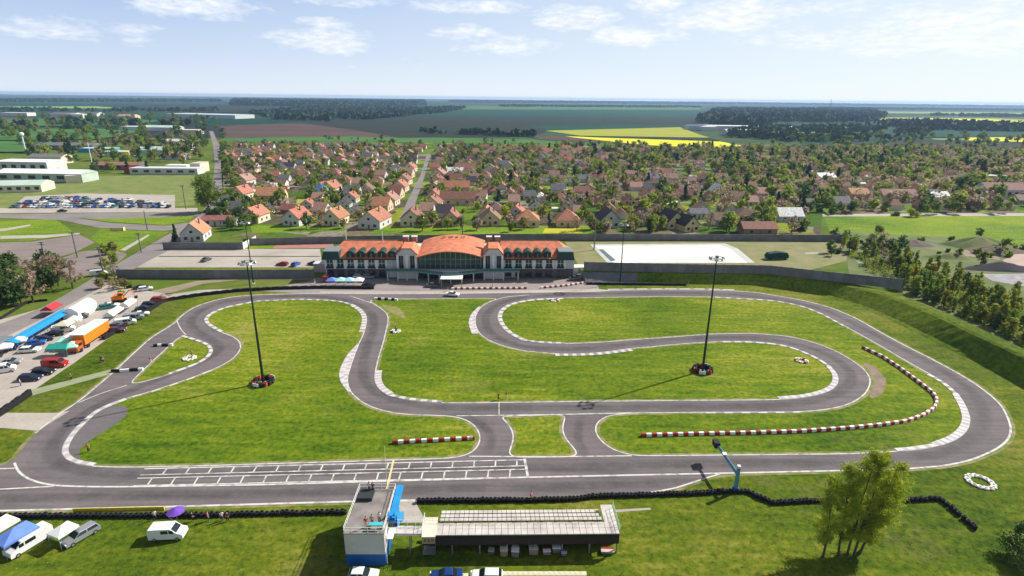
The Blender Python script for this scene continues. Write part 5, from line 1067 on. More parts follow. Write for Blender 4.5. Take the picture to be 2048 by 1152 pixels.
# ================================================================ HOUSES
def house(kind, w, d, h, rh, mr, mw, win=True, name='house'):
    r = empty(name, None, None); ov = .45; m = MB()
    if kind == 'gy': m.prism([(-w / 2, 0), (w / 2, 0), (w / 2, h), (0, h + rh - .12), (-w / 2, h)], 0, d, mw, axis='y')
    elif kind == 'gx': m.prism([(0, 0), (d, 0), (d, h), (d / 2, h + rh - .12), (0, h)], -w / 2, w / 2, mw, axis='x')
    else: m.box(-w / 2, w / 2, 0, d, 0, h, mw)
    m.build('wall', r); m = MB()
    if kind == 'gy':
        k = rh / (w / 2); e = h - ov * k
        m.prism([(-w / 2 - ov, e), (0, h + rh), (w / 2 + ov, e), (w / 2 + ov, e + .2), (0, h + rh + .22), (-w / 2 - ov, e + .2)], -ov, d + ov, mr, axis='y')
    elif kind == 'gx':
        k = rh / (d / 2); e = h - ov * k
        m.prism([(-ov, e), (d / 2, h + rh), (d + ov, e), (d + ov, e + .2), (d / 2, h + rh + .22), (-ov, e + .2)], -w / 2 - ov, w / 2 + ov, mr, axis='x')
    else:
        i = min(w, d) / 2 - .6; a = [(-w / 2 - ov, -ov, h), (w / 2 + ov, -ov, h), (w / 2 + ov, d + ov, h), (-w / 2 - ov, d + ov, h)]; b = [(-w / 2 + i, i, h + rh), (w / 2 - i, i, h + rh), (w / 2 - i, d - i, h + rh), (-w / 2 + i, d - i, h + rh)]
        m.add(a + b, [(0, 1, 5, 4), (1, 2, 6, 5), (2, 3, 7, 6), (3, 0, 4, 7), (4, 5, 6, 7), (3, 2, 1, 0)], mr)
    ro = m.build('roof', r); m = MB(); m.box(w * .15, w * .15 + .6, d * .55, d * .55 + .6, h + rh * .3, h + rh + .9, M_brick); m.build('chimney', ro)
    if win:
        for x in (-w * .27, w * .27): m = MB(); m.box(x - .7, x + .7, -.05, -.01, 1.0, 2.3, M_glass); m.build('window', r)
        if kind == 'gy': m = MB(); m.box(-.6, .6, -.05, -.01, h + .2, h + 1.3, M_glass); m.build('window', r)
        for y in (d * .3, d * .7): m = MB(); m.box(w / 2 + .01, w / 2 + .05, y - .6, y + .6, 1.0, 2.2, M_glass); m.build('window', r)
        m = MB(); m.box(-.5, .5, -.06, -.01, 0, 2.1, M_wood); m.build('door', r)
    KIDS.clear(); return r
M_wwhite = mat('white_render', (.58, .57, .54), .85, var=.05); M_wpeach = mat('peach_render', (.62, .47, .33), .85); M_wgrey = mat('pale_grey_render', (.50, .51, .54), .85); M_wyel = mat('yellow_render', (.62, .54, .28), .85)
def hh(kind, w, d, h, rh, mr, mw, px, py, rz, label):
    o = house(kind, w, d, h, rh, mr, mw); o.location = at(px, py); o.rotation_euler = (0, 0, math.radians(rz)); tag(o, label, 'house', 'village houses'); occ.append((o.location.x, o.location.y + 4, max(w, d) * .62)); return o
occ = []
gy, gx, hp = 'gy', 'gx', 'hip'
HL = [(gy, 9, 12, 3.6, 4.4, M_rorange, M_wgrey, 385, 484, 12, 'pale house with bright orange gable roof behind the short grey wall'),
 (gx, 12, 7, 2.8, 1.6, M_rred, M_wwhite, 430, 452, 5, 'low white house with dark red roof left of the village edge'), (gx, 7, 6, 2.8, .6, M_rgrey, M_wwhite, 458, 452, 5, 'small white flat house beside the low red roofed one'),
 (gy, 9, 11, 4, 3.6, M_rorange, M_cream, 500, 447, -8, 'orange roofed cream house at the left of the front row'), (gy, 9, 11, 4, 3.8, M_rorange, M_wwhite, 582, 452, -14, 'orange roofed white house second in the front row'), (gy, 9, 11, 4, 4, M_rorange, M_cream, 662, 452, -10, 'cream house with two tone orange roof third in the front row'),
 (gy, 11, 15, 4, 4.2, M_rorange, M_wwhite, 738, 458, -10, 'big red and orange roofed house left of the village street'), (gy, 10, 12, 3.8, 4.2, M_rred, M_cream, 822, 453, 2, 'dark gabled house at the foot of the village street'), (gy, 8.5, 11, 3.5, 4, M_rred, M_wpeach, 901, 453, 0, 'peach gabled house right of the village street'),
 (gy, 10, 12, 3.2, 4.2, M_rbrown, M_wpeach, 980, 452, 2, 'brown gabled house behind the curved clubhouse roof'), (hp, 11, 11, 3.5, 4.2, M_rorange, M_wpeach, 1055, 455, 0, 'hipped orange roofed house with dark entrance'), (hp, 11, 11, 3.6, 4.4, M_rorange, M_wpeach, 1136, 455, 0, 'hipped orange roofed house behind the yellow flowers'),
 (gy, 10, 12, 4, 4.6, M_rdark, M_wgrey, 1221, 456, 6, 'pale blue gabled house with dark red roof'), (gy, 9, 11, 3.6, 4.2, M_rbrown, M_wgrey, 1291, 452, 6, 'grey gabled house half hidden by a bush'), (gy, 9, 12, 3.8, 4.4, M_rdark, M_wyel, 1352, 458, 14, 'yellow house with dark roof right of the grey gable'),
 (gy, 8, 10, 3.4, 4, M_rdark, M_wyel, 1384, 464, 18, 'small yellow house with near black roof'), (gx, 13, 8, 3.2, 3.6, M_rwhite, M_wgrey, 1582, 444, 4, 'house with a bright white sheet roof'), (gx, 9, 7, 3, 2, M_rgrey, M_wwhite, 1398, 438, 0, 'low white house with flat grey roof'),
 (gx, 10, 8, 3, 3, M_rbrown, M_wgrey, 1450, 452, 0, 'low brown roofed house at the right of the front row'), (gx, 16, 8, 3, 2.5, M_rred, M_brick, 1520, 470, 2, 'long low dark red roof against the back wall'),
 (gy, 9, 10, 4, 3.8, M_rorange, M_wwhite, 655, 388, -14, 'bright orange roofed house beside the blue one'), (hp, 7, 7, 4.5, 3.0, mat('blue_sheet_roof', (.03, .20, .50), .5), M_wgrey, 640, 395, 0, 'small house with a bright blue roof'), (gy, 8, 10, 4, 4, M_rorange, M_cream, 476, 400, -12, 'orange roofed house beside the big tree at the main road'),
 (gy, 9, 11, 4, 3.6, M_rpink, M_wwhite, 482, 372, -10, 'pink roofed house above the main road tree'), (gx, 16, 10, 3.4, 4, M_rorange, M_wpeach, 540, 402, 6, 'wide orange roof among the trees on the left'), (gy, 8, 10, 4, 4, M_rpink, M_wwhite, 503, 335, 0, 'faded red roof by the main road'), (gy, 8, 10, 4, 4, M_rred, M_wwhite, 640, 303, 0, 'red roofed house at the far village edge'),
 (gx, 10, 8, 3.5, 3.5, M_rred, M_wwhite, 920, 318, 0, 'dark red roofed house right of the street at the far edge'), (gx, 16, 9, 3.5, 3.8, M_rred, M_wpeach, 930, 345, 3, 'wide red roofed house in the middle of the village'), (gx, 22, 9, 3.5, 3.6, M_rorange, M_wpeach, 905, 385, 3, 'long red tiled roof right of the village street'),
 (gx, 20, 9, 3.5, 3.8, M_rred, M_wpeach, 915, 410, 3, 'long red tiled roof behind the peach gabled house'), (gy, 8, 9, 4, 4, M_rwhite, M_wwhite, 1440, 395, 8, 'pale roofed house among dark trees'), (gx, 12, 8, 3, 3.4, M_rwhite, M_wwhite, 910, 352, 0, 'white flat roofed shed in a garden')]
for k, px, py, side in [(0, 797, 384, 'left'), (1, 786, 398, 'left'), (2, 775, 412, 'left'), (3, 760, 424, 'left'), (4, 805, 370, 'left'), (5, 812, 356, 'left'), (6, 818, 344, 'left'), (7, 872, 372, 'right'), (8, 868, 388, 'right'), (9, 866, 405, 'right'), (10, 862, 420, 'right'), (11, 876, 357, 'right')]:
    HL.append((gx if side == 'left' and k % 2 else gy, 9, 10, 3.6, 3.8, [M_rorange, M_rred, M_rpink][k % 3], [M_cream, M_wpeach][k % 2], px, py, -6, f'{["orange","dark red","faded pink"][k%3]} roofed house, {["first","second","third","fourth","fifth","sixth","seventh"][[3,2,1,0,4,5,6,3,2,1,0,4][k]]} up the {side} side of the village street'))
for a in HL: hh(*a)
sh = at(824, 440); 
def on_street(x, y):
    a, b = at(807, 440), at(857, 308); t = (y - a.y) / (b.y - a.y); return abs(x - (a.x + (b.x - a.x) * t)) < 9
hprot = []
for kind, mr, mw, lab in ((gy, M_rred, M_wpeach, 'dark red gabled house'), (gx, M_rbrown, M_wwhite, 'old brown roofed house'), (hp, M_rred, M_cream, 'dark red hipped house'), (gx, M_rpink, M_wwhite, 'faded pink roofed house'), (gy, M_rorange, M_wwhite, 'orange gabled house'), (hp, M_rbrown, M_wpeach, 'brown hipped house'), (gx, M_rgrey, M_wwhite, 'grey roofed house'), (gx, M_rred, M_brick, 'long dark red roofed house'), (gy, M_rdark, M_wwhite, 'white gabled house with a dark roof')):
    hprot.append((lab, Proto(house(kind, random.uniform(8, 11), random.uniform(9, 12), 3.4, random.uniform(3.3, 4.1), mr, mw, True)), Proto(house(kind, random.uniform(9, 12), random.uniform(8, 11), 3.4, random.uniform(3.2, 4), mr, mw, False))))
rh_ = random.Random(5); nh = 0; farh = []
VP = np.array([(p.x, p.y) for p in pl([(446, 470), (450, 400), (445, 292), (700, 289), (1500, 300), (2048, 308), (2300, 330), (2300, 420), (1640, 424), (1600, 470)])])
def in_poly(x, y, P): return bool(inside_np(np.array([[x, y]]), P)[0])
y = 300
while y < 720:
    x = -330 + rh_.uniform(0, 10)
    while x < 560:
        q = (x + rh_.uniform(-3, 3), y + rh_.uniform(-5, 5))
        dens = .72 if x < 110 else .36
        if in_poly(q[0], q[1], VP) and not on_street(*q) and all((q[0] - a) ** 2 + (q[1] - b) ** 2 > (c + 6) ** 2 for a, b, c in occ) and rh_.random() < dens:
            if nh >= 245 and x > 130 and rh_.random() < .5: x += 15; continue
            if nh >= 245: farh.append((q[0], q[1])); occ.append((q[0], q[1] + 3, 4.5)); x += rh_.uniform(13, 20); continue
        if in_poly(q[0], q[1], VP) and not on_street(*q) and nh < 245 and all((q[0] - a) ** 2 + (q[1] - b) ** 2 > (c + 6) ** 2 for a, b, c in occ) and rh_.random() < .95:
            k = int(rh_.random() * len(hprot)) if x < 100 else int(rh_.random() ** 1.1 * len(hprot)); lab, pn, pf = hprot[k]
            side = 'left of the village street' if q[0] < -75 else ('behind the clubhouse' if q[0] < 120 else 'in the wooded right part'); dist = 'near the front' if q[1] < 380 else ('half way back' if q[1] < 520 else 'near the far fields')
            (pn if q[1] < 380 else pf).place((q[0], q[1], 0), math.radians(rh_.choice((0, 0, 3, -5, 90, 180)) + rh_.uniform(-4, 4)), f'{lab} {dist}, {side}', 'house', 'village houses', rh_.uniform(.66, .92)); occ.append((q[0], q[1] + 3, 4.5)); nh += 1
        x += rh_.uniform(13, 21)
    y += rh_.uniform(17, 22)
for _, a, b in hprot: a.drop(); b.drop()
# houses beyond the nearest ones: one mass
mb = MB()
for (x, y) in farh:
    w, d, h, r_h = rh_.uniform(7, 10), rh_.uniform(6, 9), 3, rh_.uniform(2.4, 3.2); mw, mr = rh_.choice((M_wwhite, M_wpeach, M_wgrey, M_cream)), rh_.choice((M_rred, M_rbrown, M_rpink, M_rred, M_rorange, M_rgrey, M_rdark))
    if rh_.random() < .5:
        mb.prism([(y, 0), (y + d, 0), (y + d, h), (y + d / 2, h + r_h - .15), (y, h)], x - w / 2, x + w / 2, mw, axis='x'); mb.prism([(y - .4, h - .3), (y + d / 2, h + r_h), (y + d + .4, h - .3), (y + d + .4, h - .1), (y + d / 2, h + r_h + .2), (y - .4, h - .1)], x - w / 2 - .4, x + w / 2 + .4, mr, axis='x')
    else:
        mb.prism([(x - w / 2, 0), (x + w / 2, 0), (x + w / 2, h), (x, h + r_h - .15), (x - w / 2, h)], y, y + d, mw, axis='y'); mb.prism([(x - w / 2 - .4, h - .3), (x, h + r_h), (x + w / 2 + .4, h - .3), (x + w / 2 + .4, h - .1), (x, h + r_h + .2), (x - w / 2 - .4, h - .1)], y - .4, y + d + .4, mr, axis='y')
if farh: tag(mb.build('distant_houses'), 'mass of small tiled houses filling the far part of the village', 'houses', kind='stuff')
# garden sheds between the houses
sp_ = []
for mw_, mr_, lab in ((M_wgrey, M_rgrey, 'grey roofed garden shed'), (M_brick, M_rbrown, 'brown garden shed'), (M_wwhite, M_rwhite, 'white roofed garden shed'), (M_wpeach, M_rred, 'small red roofed outbuilding')):
    m = MB(); m.box(-2.2, 2.2, 0, 3.2, 0, 2.2, mw_); r_ = empty('garden_shed', None, None); m.build('wall', r_); m = MB(); m.prism([(-.3, 2.15), (1.6, 3.2), (3.5, 2.15)], -2.5, 2.5, mr_, axis='x'); m.build('roof', r_); KIDS.clear(); sp_.append((lab, Proto(r_)))
for k in range(95):
    for t_ in range(30):
        x, y = rh_.uniform(-200, 330), rh_.uniform(275, 560)
        if in_poly(x, y, VP) and not on_street(x, y) and all((x - a) ** 2 + (y - b) ** 2 > (c + 2.5) ** 2 for a, b, c in occ): break
    else: continue
    lab, p_ = rh_.choice(sp_); side = 'left of the village street' if x < -75 else ('behind the clubhouse' if x < 120 else 'in the wooded right part of the village')
    p_.place((x, y, 0), math.radians(rh_.uniform(-12, 12) + rh_.choice((0, 90))), f'{lab} in a garden {side}', 'shed', 'garden sheds', rh_.uniform(.7, 1.3)); occ.append((x, y + 1, 2.5))
# industrial halls and sheds on the left
M_paleg = mat('pale_green_wall', (.42, .50, .42), .8, scale=.2); M_hallroof = mat('white_hall_roof', (.78, .78, .78), .6, var=.05, scale=.1); M_greenish = mat('greenish_hall_roof', (.45, .58, .50), .7, var=.1, scale=.1)
for a in ((80, 364, 62, 16, 6, -2, M_paleg, M_hallroof, 'gable', 2.2, 'long white roofed hall with pale green wall beyond the packed car park'), (40, 345, 46, 20, 8, -2, M_lgrey, M_hallroof, 'flat', 2, 'large flat white hall behind the pale green one'), (30, 385, 30, 16, 4.5, 12, M_cream, M_greenish, 'gable', 2.2, 'hall with pale green roof at the left photo edge'), (148, 366, 9, 9, 5, 25, M_cream, M_hallroof, 'flat', 1, 'cream corner block of the long hall'),
          (328, 349, 52, 12, 4.5, 2, M_lgrey, M_lgrey, 'flat', 1, 'long low grey hall with dark doors beside the main road'), (392, 345, 8, 14, 7, 0, M_cream, M_pgrey, 'flat', 1, 'cream end block of the long grey hall'), (230, 340, 40, 12, 4, 2, M_grey, M_rred, 'gable', 2, 'dark red roofed workshop between the halls'), (255, 347, 5, 6, 4.5, 0, M_red, M_red, 'flat', 1, 'small bright red container by the grey hall'),
          (262, 262, 40, 20, 7, 0, M_wwhite, M_hallroof, 'flat', 1, 'white block with a dark top near the far left road'), (318, 262, 62, 22, 6, -8, M_lgrey, M_greenish, 'gable', 3, 'long greenish hall near the far left road'), (375, 268, 36, 20, 6, 0, M_cream, M_cream, 'flat', 1, 'cream block beside the main road'), (400, 236, 230, 70, 9, -18, M_lgrey, mat('pale_blue_roof', (.50, .58, .66), .6), 'flat', 1, 'huge pale blue roofed hall left of the ploughed field'),
          (232, 314, 26, 12, 5, 0, M_cream, M_cream, 'flat', 1, 'cream shed between trees left of the main road'), (300, 310, 24, 14, 5, 5, M_greenish, M_greenish, 'arch', 3, 'rounded mint roof shed among trees'), (345, 320, 22, 12, 4, 0, M_wwhite, M_rorange, 'gable', 3, 'orange roofed house beside the mint shed'), (130, 300, 60, 16, 5, 3, M_grey, M_grey, 'gable', 2.5, 'long dark grey barn on the left'), (190, 305, 36, 14, 4, 0, M_lblue, M_greenish, 'flat', 1, 'pale turquoise shed beside the dark barn'), (90, 328, 30, 14, 6, 0, M_cream, M_grey, 'gable', 2, 'grey shed behind the flat white hall'),
          (340, 290, 24, 12, 4.5, 0, M_wwhite, M_lgrey, 'gable', 2.5, 'pale house row end by the main road'), (370, 300, 14, 10, 4, 0, M_wwhite, M_rred, 'gable', 3, 'small red roofed house by the main road'), (352, 340, 18, 9, 3.5, 0, M_wwhite, M_hallroof, 'flat', 1, 'low white unit behind the grey hall'), (28, 232, 70, 30, 8, 0, M_wwhite, M_hallroof, 'flat', 1, 'white shed on the far left plain'), (125, 236, 60, 30, 9, 0, M_wgrey, M_rgrey, 'gable', 4, 'bluish shed on the far left plain'),
          (150, 237, 40, 30, 10, 0, M_wwhite, M_hallroof, 'flat', 1, 'tall white shed on the far left plain'), (175, 234, 50, 30, 8, 0, M_wwhite, M_rgrey, 'gable', 4, 'grey roofed shed on the far left plain'), (250, 238, 40, 30, 7, 0, M_wpeach, M_rpink, 'gable', 4, 'pinkish shed on the far left plain'), (1500, 262, 190, 40, 9, -6, M_wgrey, M_hallroof, 'flat', 1, 'long white roofed factory hall in the far right wood'), (1395, 260, 40, 26, 9, 0, M_wgrey, mat('blue_hall_roof', (.12, .26, .55), .6), 'flat', 1, 'blue roofed hall at the edge of the far right wood'),
          (1420, 262, 30, 22, 8, 0, M_wwhite, M_hallroof, 'flat', 1, 'white hall beside the blue roofed one'), (1488, 272, 60, 30, 7, 0, M_wgrey, M_lgrey, 'gable', 4, 'grey hall in front of the long factory hall'), (1585, 276, 26, 14, 9, 0, M_wwhite, M_wwhite, 'flat', 1, 'first white silo block of the far right group'), (1604, 276, 20, 14, 9, 0, M_wwhite, M_wwhite, 'flat', 1, 'middle white silo block of the far right group'), (1622, 276, 22, 14, 9, 0, M_wwhite, M_wwhite, 'flat', 1, 'last white silo block of the far right group'),
          (2010, 398, 26, 12, 6, 0, M_wgrey, M_rred, 'gable', 4, 'large dark red roofed house with pale walls at the far right'), (1990, 362, 18, 8, 4, 0, M_wwhite, M_wwhite, 'flat', 1, 'thin white roofed shed at the far right'), (1655, 365, 14, 9, 4, 10, M_wgrey, M_hallroof, 'gable', 3, 'pale blue white roofed house in the right village'), (1800, 402, 22, 10, 3.5, 0, M_wpeach, M_rpink, 'gable', 3.5, 'wide faded red roof near the bright meadow'), (1880, 405, 12, 9, 3.5, 0, M_wwhite, M_rwhite, 'gable', 3, 'pale roofed house near the bright meadow'), (1720, 398, 12, 10, 3.5, 0, M_wyel, M_rorange, 'gable', 3, 'orange roofed yellow house near the bright meadow')):
    px, py, L, W_, H_, rz, mw, mr, rf, rr, lab = a; o = boxhouse('hall' if L > 20 else 'shed', lab, 'building', px, py, L, W_, H_, rz, mw, mr, rf, rr, win=6 if L > 25 and py > 330 else 0); p = o.location; occ.append((p.x, p.y + W_ / 2, L * .5 if L < 40 else L * .42))
# water tower, masts, poles
r = empty('water_tower', 'thin water tower with white ball top on the left fields', 'water tower', at(52, 305)); t = MB(); t.cyl((0, 0, 0), (0, 0, 17), .7, .6, M_white, 10); t.build('column', r); t = MB()
for i in range(6):
    a0, a1 = -math.pi / 2 + math.pi * i / 6, -math.pi / 2 + math.pi * (i + 1) / 6; t.cyl((0, 0, 18.5 + 2.2 * math.sin(a0)), (0, 0, 18.5 + 2.2 * math.sin(a1)), max(.01, 2.2 * math.cos(a0)), max(.01, 2.2 * math.cos(a1)), M_white, 14, False)
t.build('tank', r)
t = MB(); t.cyl((0, 0, 0), (0, 0, 22), .35, .2, M_white, 8); o = t.build('antenna_mast'); o.location = at(187, 340); tag(o, 'slim white mast among the left halls', 'mast')
for px in (1658,): t = MB(); t.cyl((0, 0, 0), (0, 0, 70), 2, 1, M_grey, 8); o = t.build('chimney_stack'); o.location = at(px, 226); tag(o, 'tall chimney on the right skyline', 'chimney')
def pole(px, py, h, label, arms=True):
    r = empty('utility_pole', label, 'utility pole', at(px, py), random.uniform(-.3, .3), 'utility poles by the side road'); t = MB(); t.cyl((0, 0, 0), (0, 0, h), .28, .18, M_grey, 8); t.build('post', r)
    if arms:
        t = MB(); t.box(-1.3, 1.3, -.09, .09, h - .9, h - .7, M_grey); t.box(-1.0, 1.0, -.09, .09, h - .3, h - .12, M_grey); t.build('crossarm', r); t = MB()
        for x in (-1.2, -.8, .8, 1.2): t.cyl((x, 0, h - .7), (x, 0, h - .4), .08, .06, M_white, 6)
        t.build('insulator', r)
pole(97, 545, 11, 'double grey utility pole left of the side road'); pole(155, 515, 10, 'grey utility pole at the corner of the dirt lot'); pole(208, 550, 10, 'leaning grey utility pole beside the side road'); pole(372, 418, 13, 'tall pole at the right edge of the packed car park'); pole(295, 460, 9, 'pale post in the small meadow', False); pole(283, 505, 8, 'thin pole by the road bend'); pole(925, 470, 9, 'dark pole behind the curved clubhouse roof', False); pole(1188, 500, 10, 'dark pole with box at the white court', False); pole(45, 300, 9, 'small pole beside the water tower')
t = MB(); t.box(-3, 3, 0, .3, 0, 1.6, M_wyel); t.box(2.7, 3, 0, 1.8, 0, 1.6, M_wyel); o = t.build('shelter'); o.location = at(233, 462); tag(o, 'pale yellow angled shelter wall in the small meadow', 'shelter')
# ================================================================ TREES
def leaf_cloud(rng, clumps, per, size, crad, mname):
    """returns verts, faces of randomly turned leaf quads round clump centres"""
    n = len(clumps) * per; c = np.repeat(np.array([q[:3] for q in clumps]), per, 0); r = np.repeat(np.array([q[3] for q in clumps]), per)
    d = rng.normal(size=(n, 3)); d /= np.linalg.norm(d, axis=1)[:, None]; p = c + d * (r * rng.rand(n) ** .45)[:, None]
    a = rng.normal(size=(n, 3)); a /= np.linalg.norm(a, axis=1)[:, None]; b = np.cross(a, d + .3 * rng.normal(size=(n, 3))); b /= (np.linalg.norm(b, axis=1)[:, None] + 1e-9)
    s = size * (.6 + .8 * rng.rand(n))[:, None]; V = np.stack([p - a * s, p + b * s * .6, p + a * s, p - b * s * .6], 1).reshape(-1, 3); F = np.arange(n * 4).reshape(-1, 4); return V, F
def np_mesh(name, V, F, mats, mi=None):
    me = bpy.data.meshes.new(name); me.vertices.add(len(V)); me.vertices.foreach_set('co', V.astype(np.float32).ravel()); me.loops.add(F.size); me.loops.foreach_set('vertex_index', F.astype(np.int32).ravel())
    me.polygons.add(len(F)); me.polygons.foreach_set('loop_start', np.arange(0, F.size, 4, dtype=np.int32)); me.polygons.foreach_set('loop_total', np.full(len(F), 4, dtype=np.int32))
    for m in mats: me.materials.append(m)
    if mi is not None: me.polygons.foreach_set('material_index', mi.astype(np.int32))
    me.update(calc_edges=True); me.validate(); return me
def crown_clumps(kind, rng, h, w):
    cl = []
    if kind == 'round':
        for _ in range(16):
            t = rng.rand() * 6.283; q = rng.rand() ** .5; z = rng.rand(); rr = w / 2 * .72 * q * math.sin(math.pi * (.15 + .75 * z)); cl.append((rr * math.cos(t), rr * math.sin(t), h * (.30 + .58 * z), w * .20 * (.7 + .6 * rng.rand())))
    elif kind == 'conifer':
        for k in range(14): z = k / 13; rr = w / 2 * (1 - z) * .5; t = rng.rand() * 6.283; cl.append((rr * math.cos(t), rr * math.sin(t), h * (.12 + .82 * z), w * (.32 * (1 - z) + .05)))
    elif kind == 'poplar':
        for k in range(14): z = k / 13; rr = w / 2 * .4 * math.sin(math.pi * (.1 + .8 * z)); t = rng.rand() * 6.283; cl.append((rr * math.cos(t), rr * math.sin(t), h * (.15 + .8 * z), w * .26 * (.7 + .5 * rng.rand())))
    elif kind == 'bush':
        for _ in range(9): t = rng.rand() * 6.283; q = rng.rand() ** .5 * w / 2 * .65; cl.append((q * math.cos(t), q * math.sin(t), h * (.2 + .5 * rng.rand()), w * .22))
    elif kind == 'open':
        for _ in range(22): t = rng.rand() * 6.283; q = rng.rand() ** .5; z = rng.rand(); rr = w / 2 * q * (.35 + .65 * math.sin(math.pi * z)); cl.append((rr * math.cos(t), rr * math.sin(t), h * (.25 + .72 * z), w * .12 * (.7 + .6 * rng.rand())))
    return cl
def tree_proto(kind, leaf, h, w, seed, per=22, size=.55, name=None, dens=1.0, trunk=True, twigs=0):
    rng = np.random.RandomState(seed); rd = random.Random(seed); cl = crown_clumps(kind, rng, h, w); r = empty(name or {'conifer': 'conifer', 'poplar': 'poplar_tree', 'bush': 'bush'}.get(kind, 'tree'), None, None)
    V, F = leaf_cloud(rng, cl, int(per * dens), size, 1, ''); me = np_mesh('crown', V, F, [leaf]); o = bpy.data.objects.new('crown', me); COL.objects.link(o); o.parent = r
    if trunk:
        m = MB(); r0 = h * .022 + .05; top = Vector((rd.uniform(-.2, .2), rd.uniform(-.2, .2), h * .72)); m.cyl((0, 0, -.1), (top.x * .5, top.y * .5, h * .36), r0, r0 * .7, M_bark, 7, False); m.cyl((top.x * .5, top.y * .5, h * .36), top, r0 * .7, r0 * .25, M_bark, 6, False)
        for q in cl[::2 if kind != 'open' else 1]:
            b = Vector((0, 0, max(h * .22, q[2] - Vector(q[:2]).length * .9 - h * .05))); m.cyl(b, q[:3], r0 * .32, r0 * .1, M_bark, 4, False)
            for _ in range(twigs): e = Vector(q[:3]) + Vector((rd.uniform(-1, 1), rd.uniform(-1, 1), rd.uniform(-.3, 1))) * q[3] * 1.6; m.cyl(q[:3], e, r0 * .10, .012, M_bark, 3, False)
        m.build('trunk', r)
    KIDS.clear(); return Proto(r)
TK = []
def addk(lab, cat, kind, leaf, h, w, n, **k):
    for i in range(n): TK.append((lab, cat, kind, h, w, tree_proto(kind, leaf, h, w, 100 + len(TK) * 7, **k)))
addk('mid green round tree', 'tree', 'round', L_mid, 7, 6.5, 3); addk('dark green round tree', 'tree', 'round', L_dark, 8, 7, 2); addk('fresh spring green tree', 'tree', 'round', L_light, 6.5, 6, 3); addk('olive leaved tree', 'tree', 'round', L_olive, 6.5, 6, 2)
addk('dark conifer', 'conifer', 'conifer', L_con, 9, 4.2, 2, per=26, size=.5); addk('brown half bare tree', 'tree', 'open', L_bare, 7, 6.5, 2, per=10, size=.35, twigs=3); addk('pale blossoming tree', 'tree', 'round', L_blos, 5, 5, 1); addk('light green bush', 'bush', 'bush', L_light, 2.6, 3.4, 1, trunk=False); addk('dark green bush', 'bush', 'bush', L_dark, 2.6, 3.6, 1, trunk=False)
WT = [5, 5, 4, 3, 3, 8, 6, 6, 7, 7, 2, 2, 10, 10, 6, 6, 4]
rt = random.Random(21); trees = []   # (x, y, kind, scale, where)
def free(x, y, r): return all((x - a) ** 2 + (y - b) ** 2 > (c * .82 + r) ** 2 for a, b, c in occ)
for k in range(14500):
    x = rt.uniform(-350, 900); y = rt.uniform(262, 740)
    if len([1 for _ in ()]): pass
    if not in_poly(x, y, VP) or on_street(x, y): continue
    p_ = .42 + (.08 if x > 100 else 0) + (.1 if x > 250 else 0)
    cl_ = .5 + .5 * math.sin(x * .045 + 1.3 * math.sin(y * .03)) * math.sin(y * .06 + x * .01)
    if rt.random() > p_ * (.45 + 1.0 * cl_): continue
    if not free(x, y, 1.5): continue
    i = rt.choices(range(len(TK)), WT)[0]
    if x > 130 and rt.random() < .35: i = rt.choice((3, 0, 5, 8, 9, 12, 13, 14, 6, 10, 7))
    trees.append((x, y, i, rt.uniform(.65, 1.2) * (1.0 if x < 60 else 1.22), 'in the village'))
def scatter(px, n, ks, where, s0=.7, s1=1.2):
    P = np.array([(p.x, p.y) for p in pl(px)]); lo, hi = P.min(0), P.max(0); c = 0; t = 0
    while c < n and t < n * 40:
        t += 1; x, y = rt.uniform(lo[0], hi[0]), rt.uniform(lo[1], hi[1])
        if in_poly(x, y, P) and free(x, y, 0): trees.append((x, y, rt.choice(ks), rt.uniform(s0, s1), where)); c += 1
ALLG = [0, 1, 2, 3, 4, 5, 6, 7, 8, 9]
scatter([(0, 232), (440, 232), (430, 285), (0, 290)], 190, [0, 1, 3, 4, 8, 9], 'on the far left plain', 1.1, 1.9); scatter([(40, 290), (415, 275), (420, 345), (180, 350), (160, 330), (60, 320)], 150, [0, 3, 4, 5, 8, 9, 11, 12], 'among the left halls', .9, 1.6)
scatter([(445, 262), (470, 340), (448, 400), (440, 330)], 30, [0, 3, 4, 5], 'along the main road'); scatter([(440, 405), (475, 400), (560, 430), (440, 470), (405, 470)], 26, [0, 3, 4, 5, 8], 'at the left edge of the village', .7, 1.0)
scatter([(0, 545), (100, 540), (130, 560), (110, 600), (30, 625), (-100, 670), (-150, 600)], 60, [3, 4, 0, 3], 'in the hedge wood left of the side road', .75, 1.05); scatter([(60, 560), (150, 545), (160, 590), (60, 610)], 8, [12, 13], 'bare among the left hedge trees', 1.2, 1.5); scatter([(170, 590), (210, 545), (270, 560), (260, 590), (200, 585)], 16, [8, 12, 13, 15, 16, 5], 'between the side road and the paddock', .45, .75)
scatter([(205, 510), (240, 500), (235, 545), (205, 545)], 5, [5, 9, 12], 'on the verge of the side road', .6, .8); scatter([(1670, 470), (1760, 470), (1850, 520), (1780, 540), (1650, 520)], 34, [0, 3, 8, 4, 16, 13], 'in the scrub behind the right wall', .5, .85); scatter([(1830, 470), (2000, 480), (2048, 500), (1960, 545), (1860, 520)], 16, [16, 15, 0], 'on the rough ground at right', .5, .9)
scatter([(1700, 296), (2300, 300), (2300, 340), (1700, 320)], 90, [0, 1, 8, 9, 5], 'along the far right fields', 1.0, 1.5); scatter([(640, 276), (1500, 296), (1500, 300), (640, 283)], 40, [0, 3, 8, 16], 'on the far village edge', .6, 1.1); scatter([(1500, 290), (1760, 270), (2200, 290), (2200, 300), (1500, 302)], 80, [0, 3, 4, 8], 'on the far right village edge', 1.2, 1.8)
scatter([(1320, 547), (1500, 548), (1500, 552), (1320, 556)], 3, [16], 'on the bank', .4, .5)
scatter([(1660, 424), (2300, 420), (2300, 428), (1660, 431)], 40, [3, 0, 4, 8, 16], 'behind the road along the bright meadow', .7, 1.1)
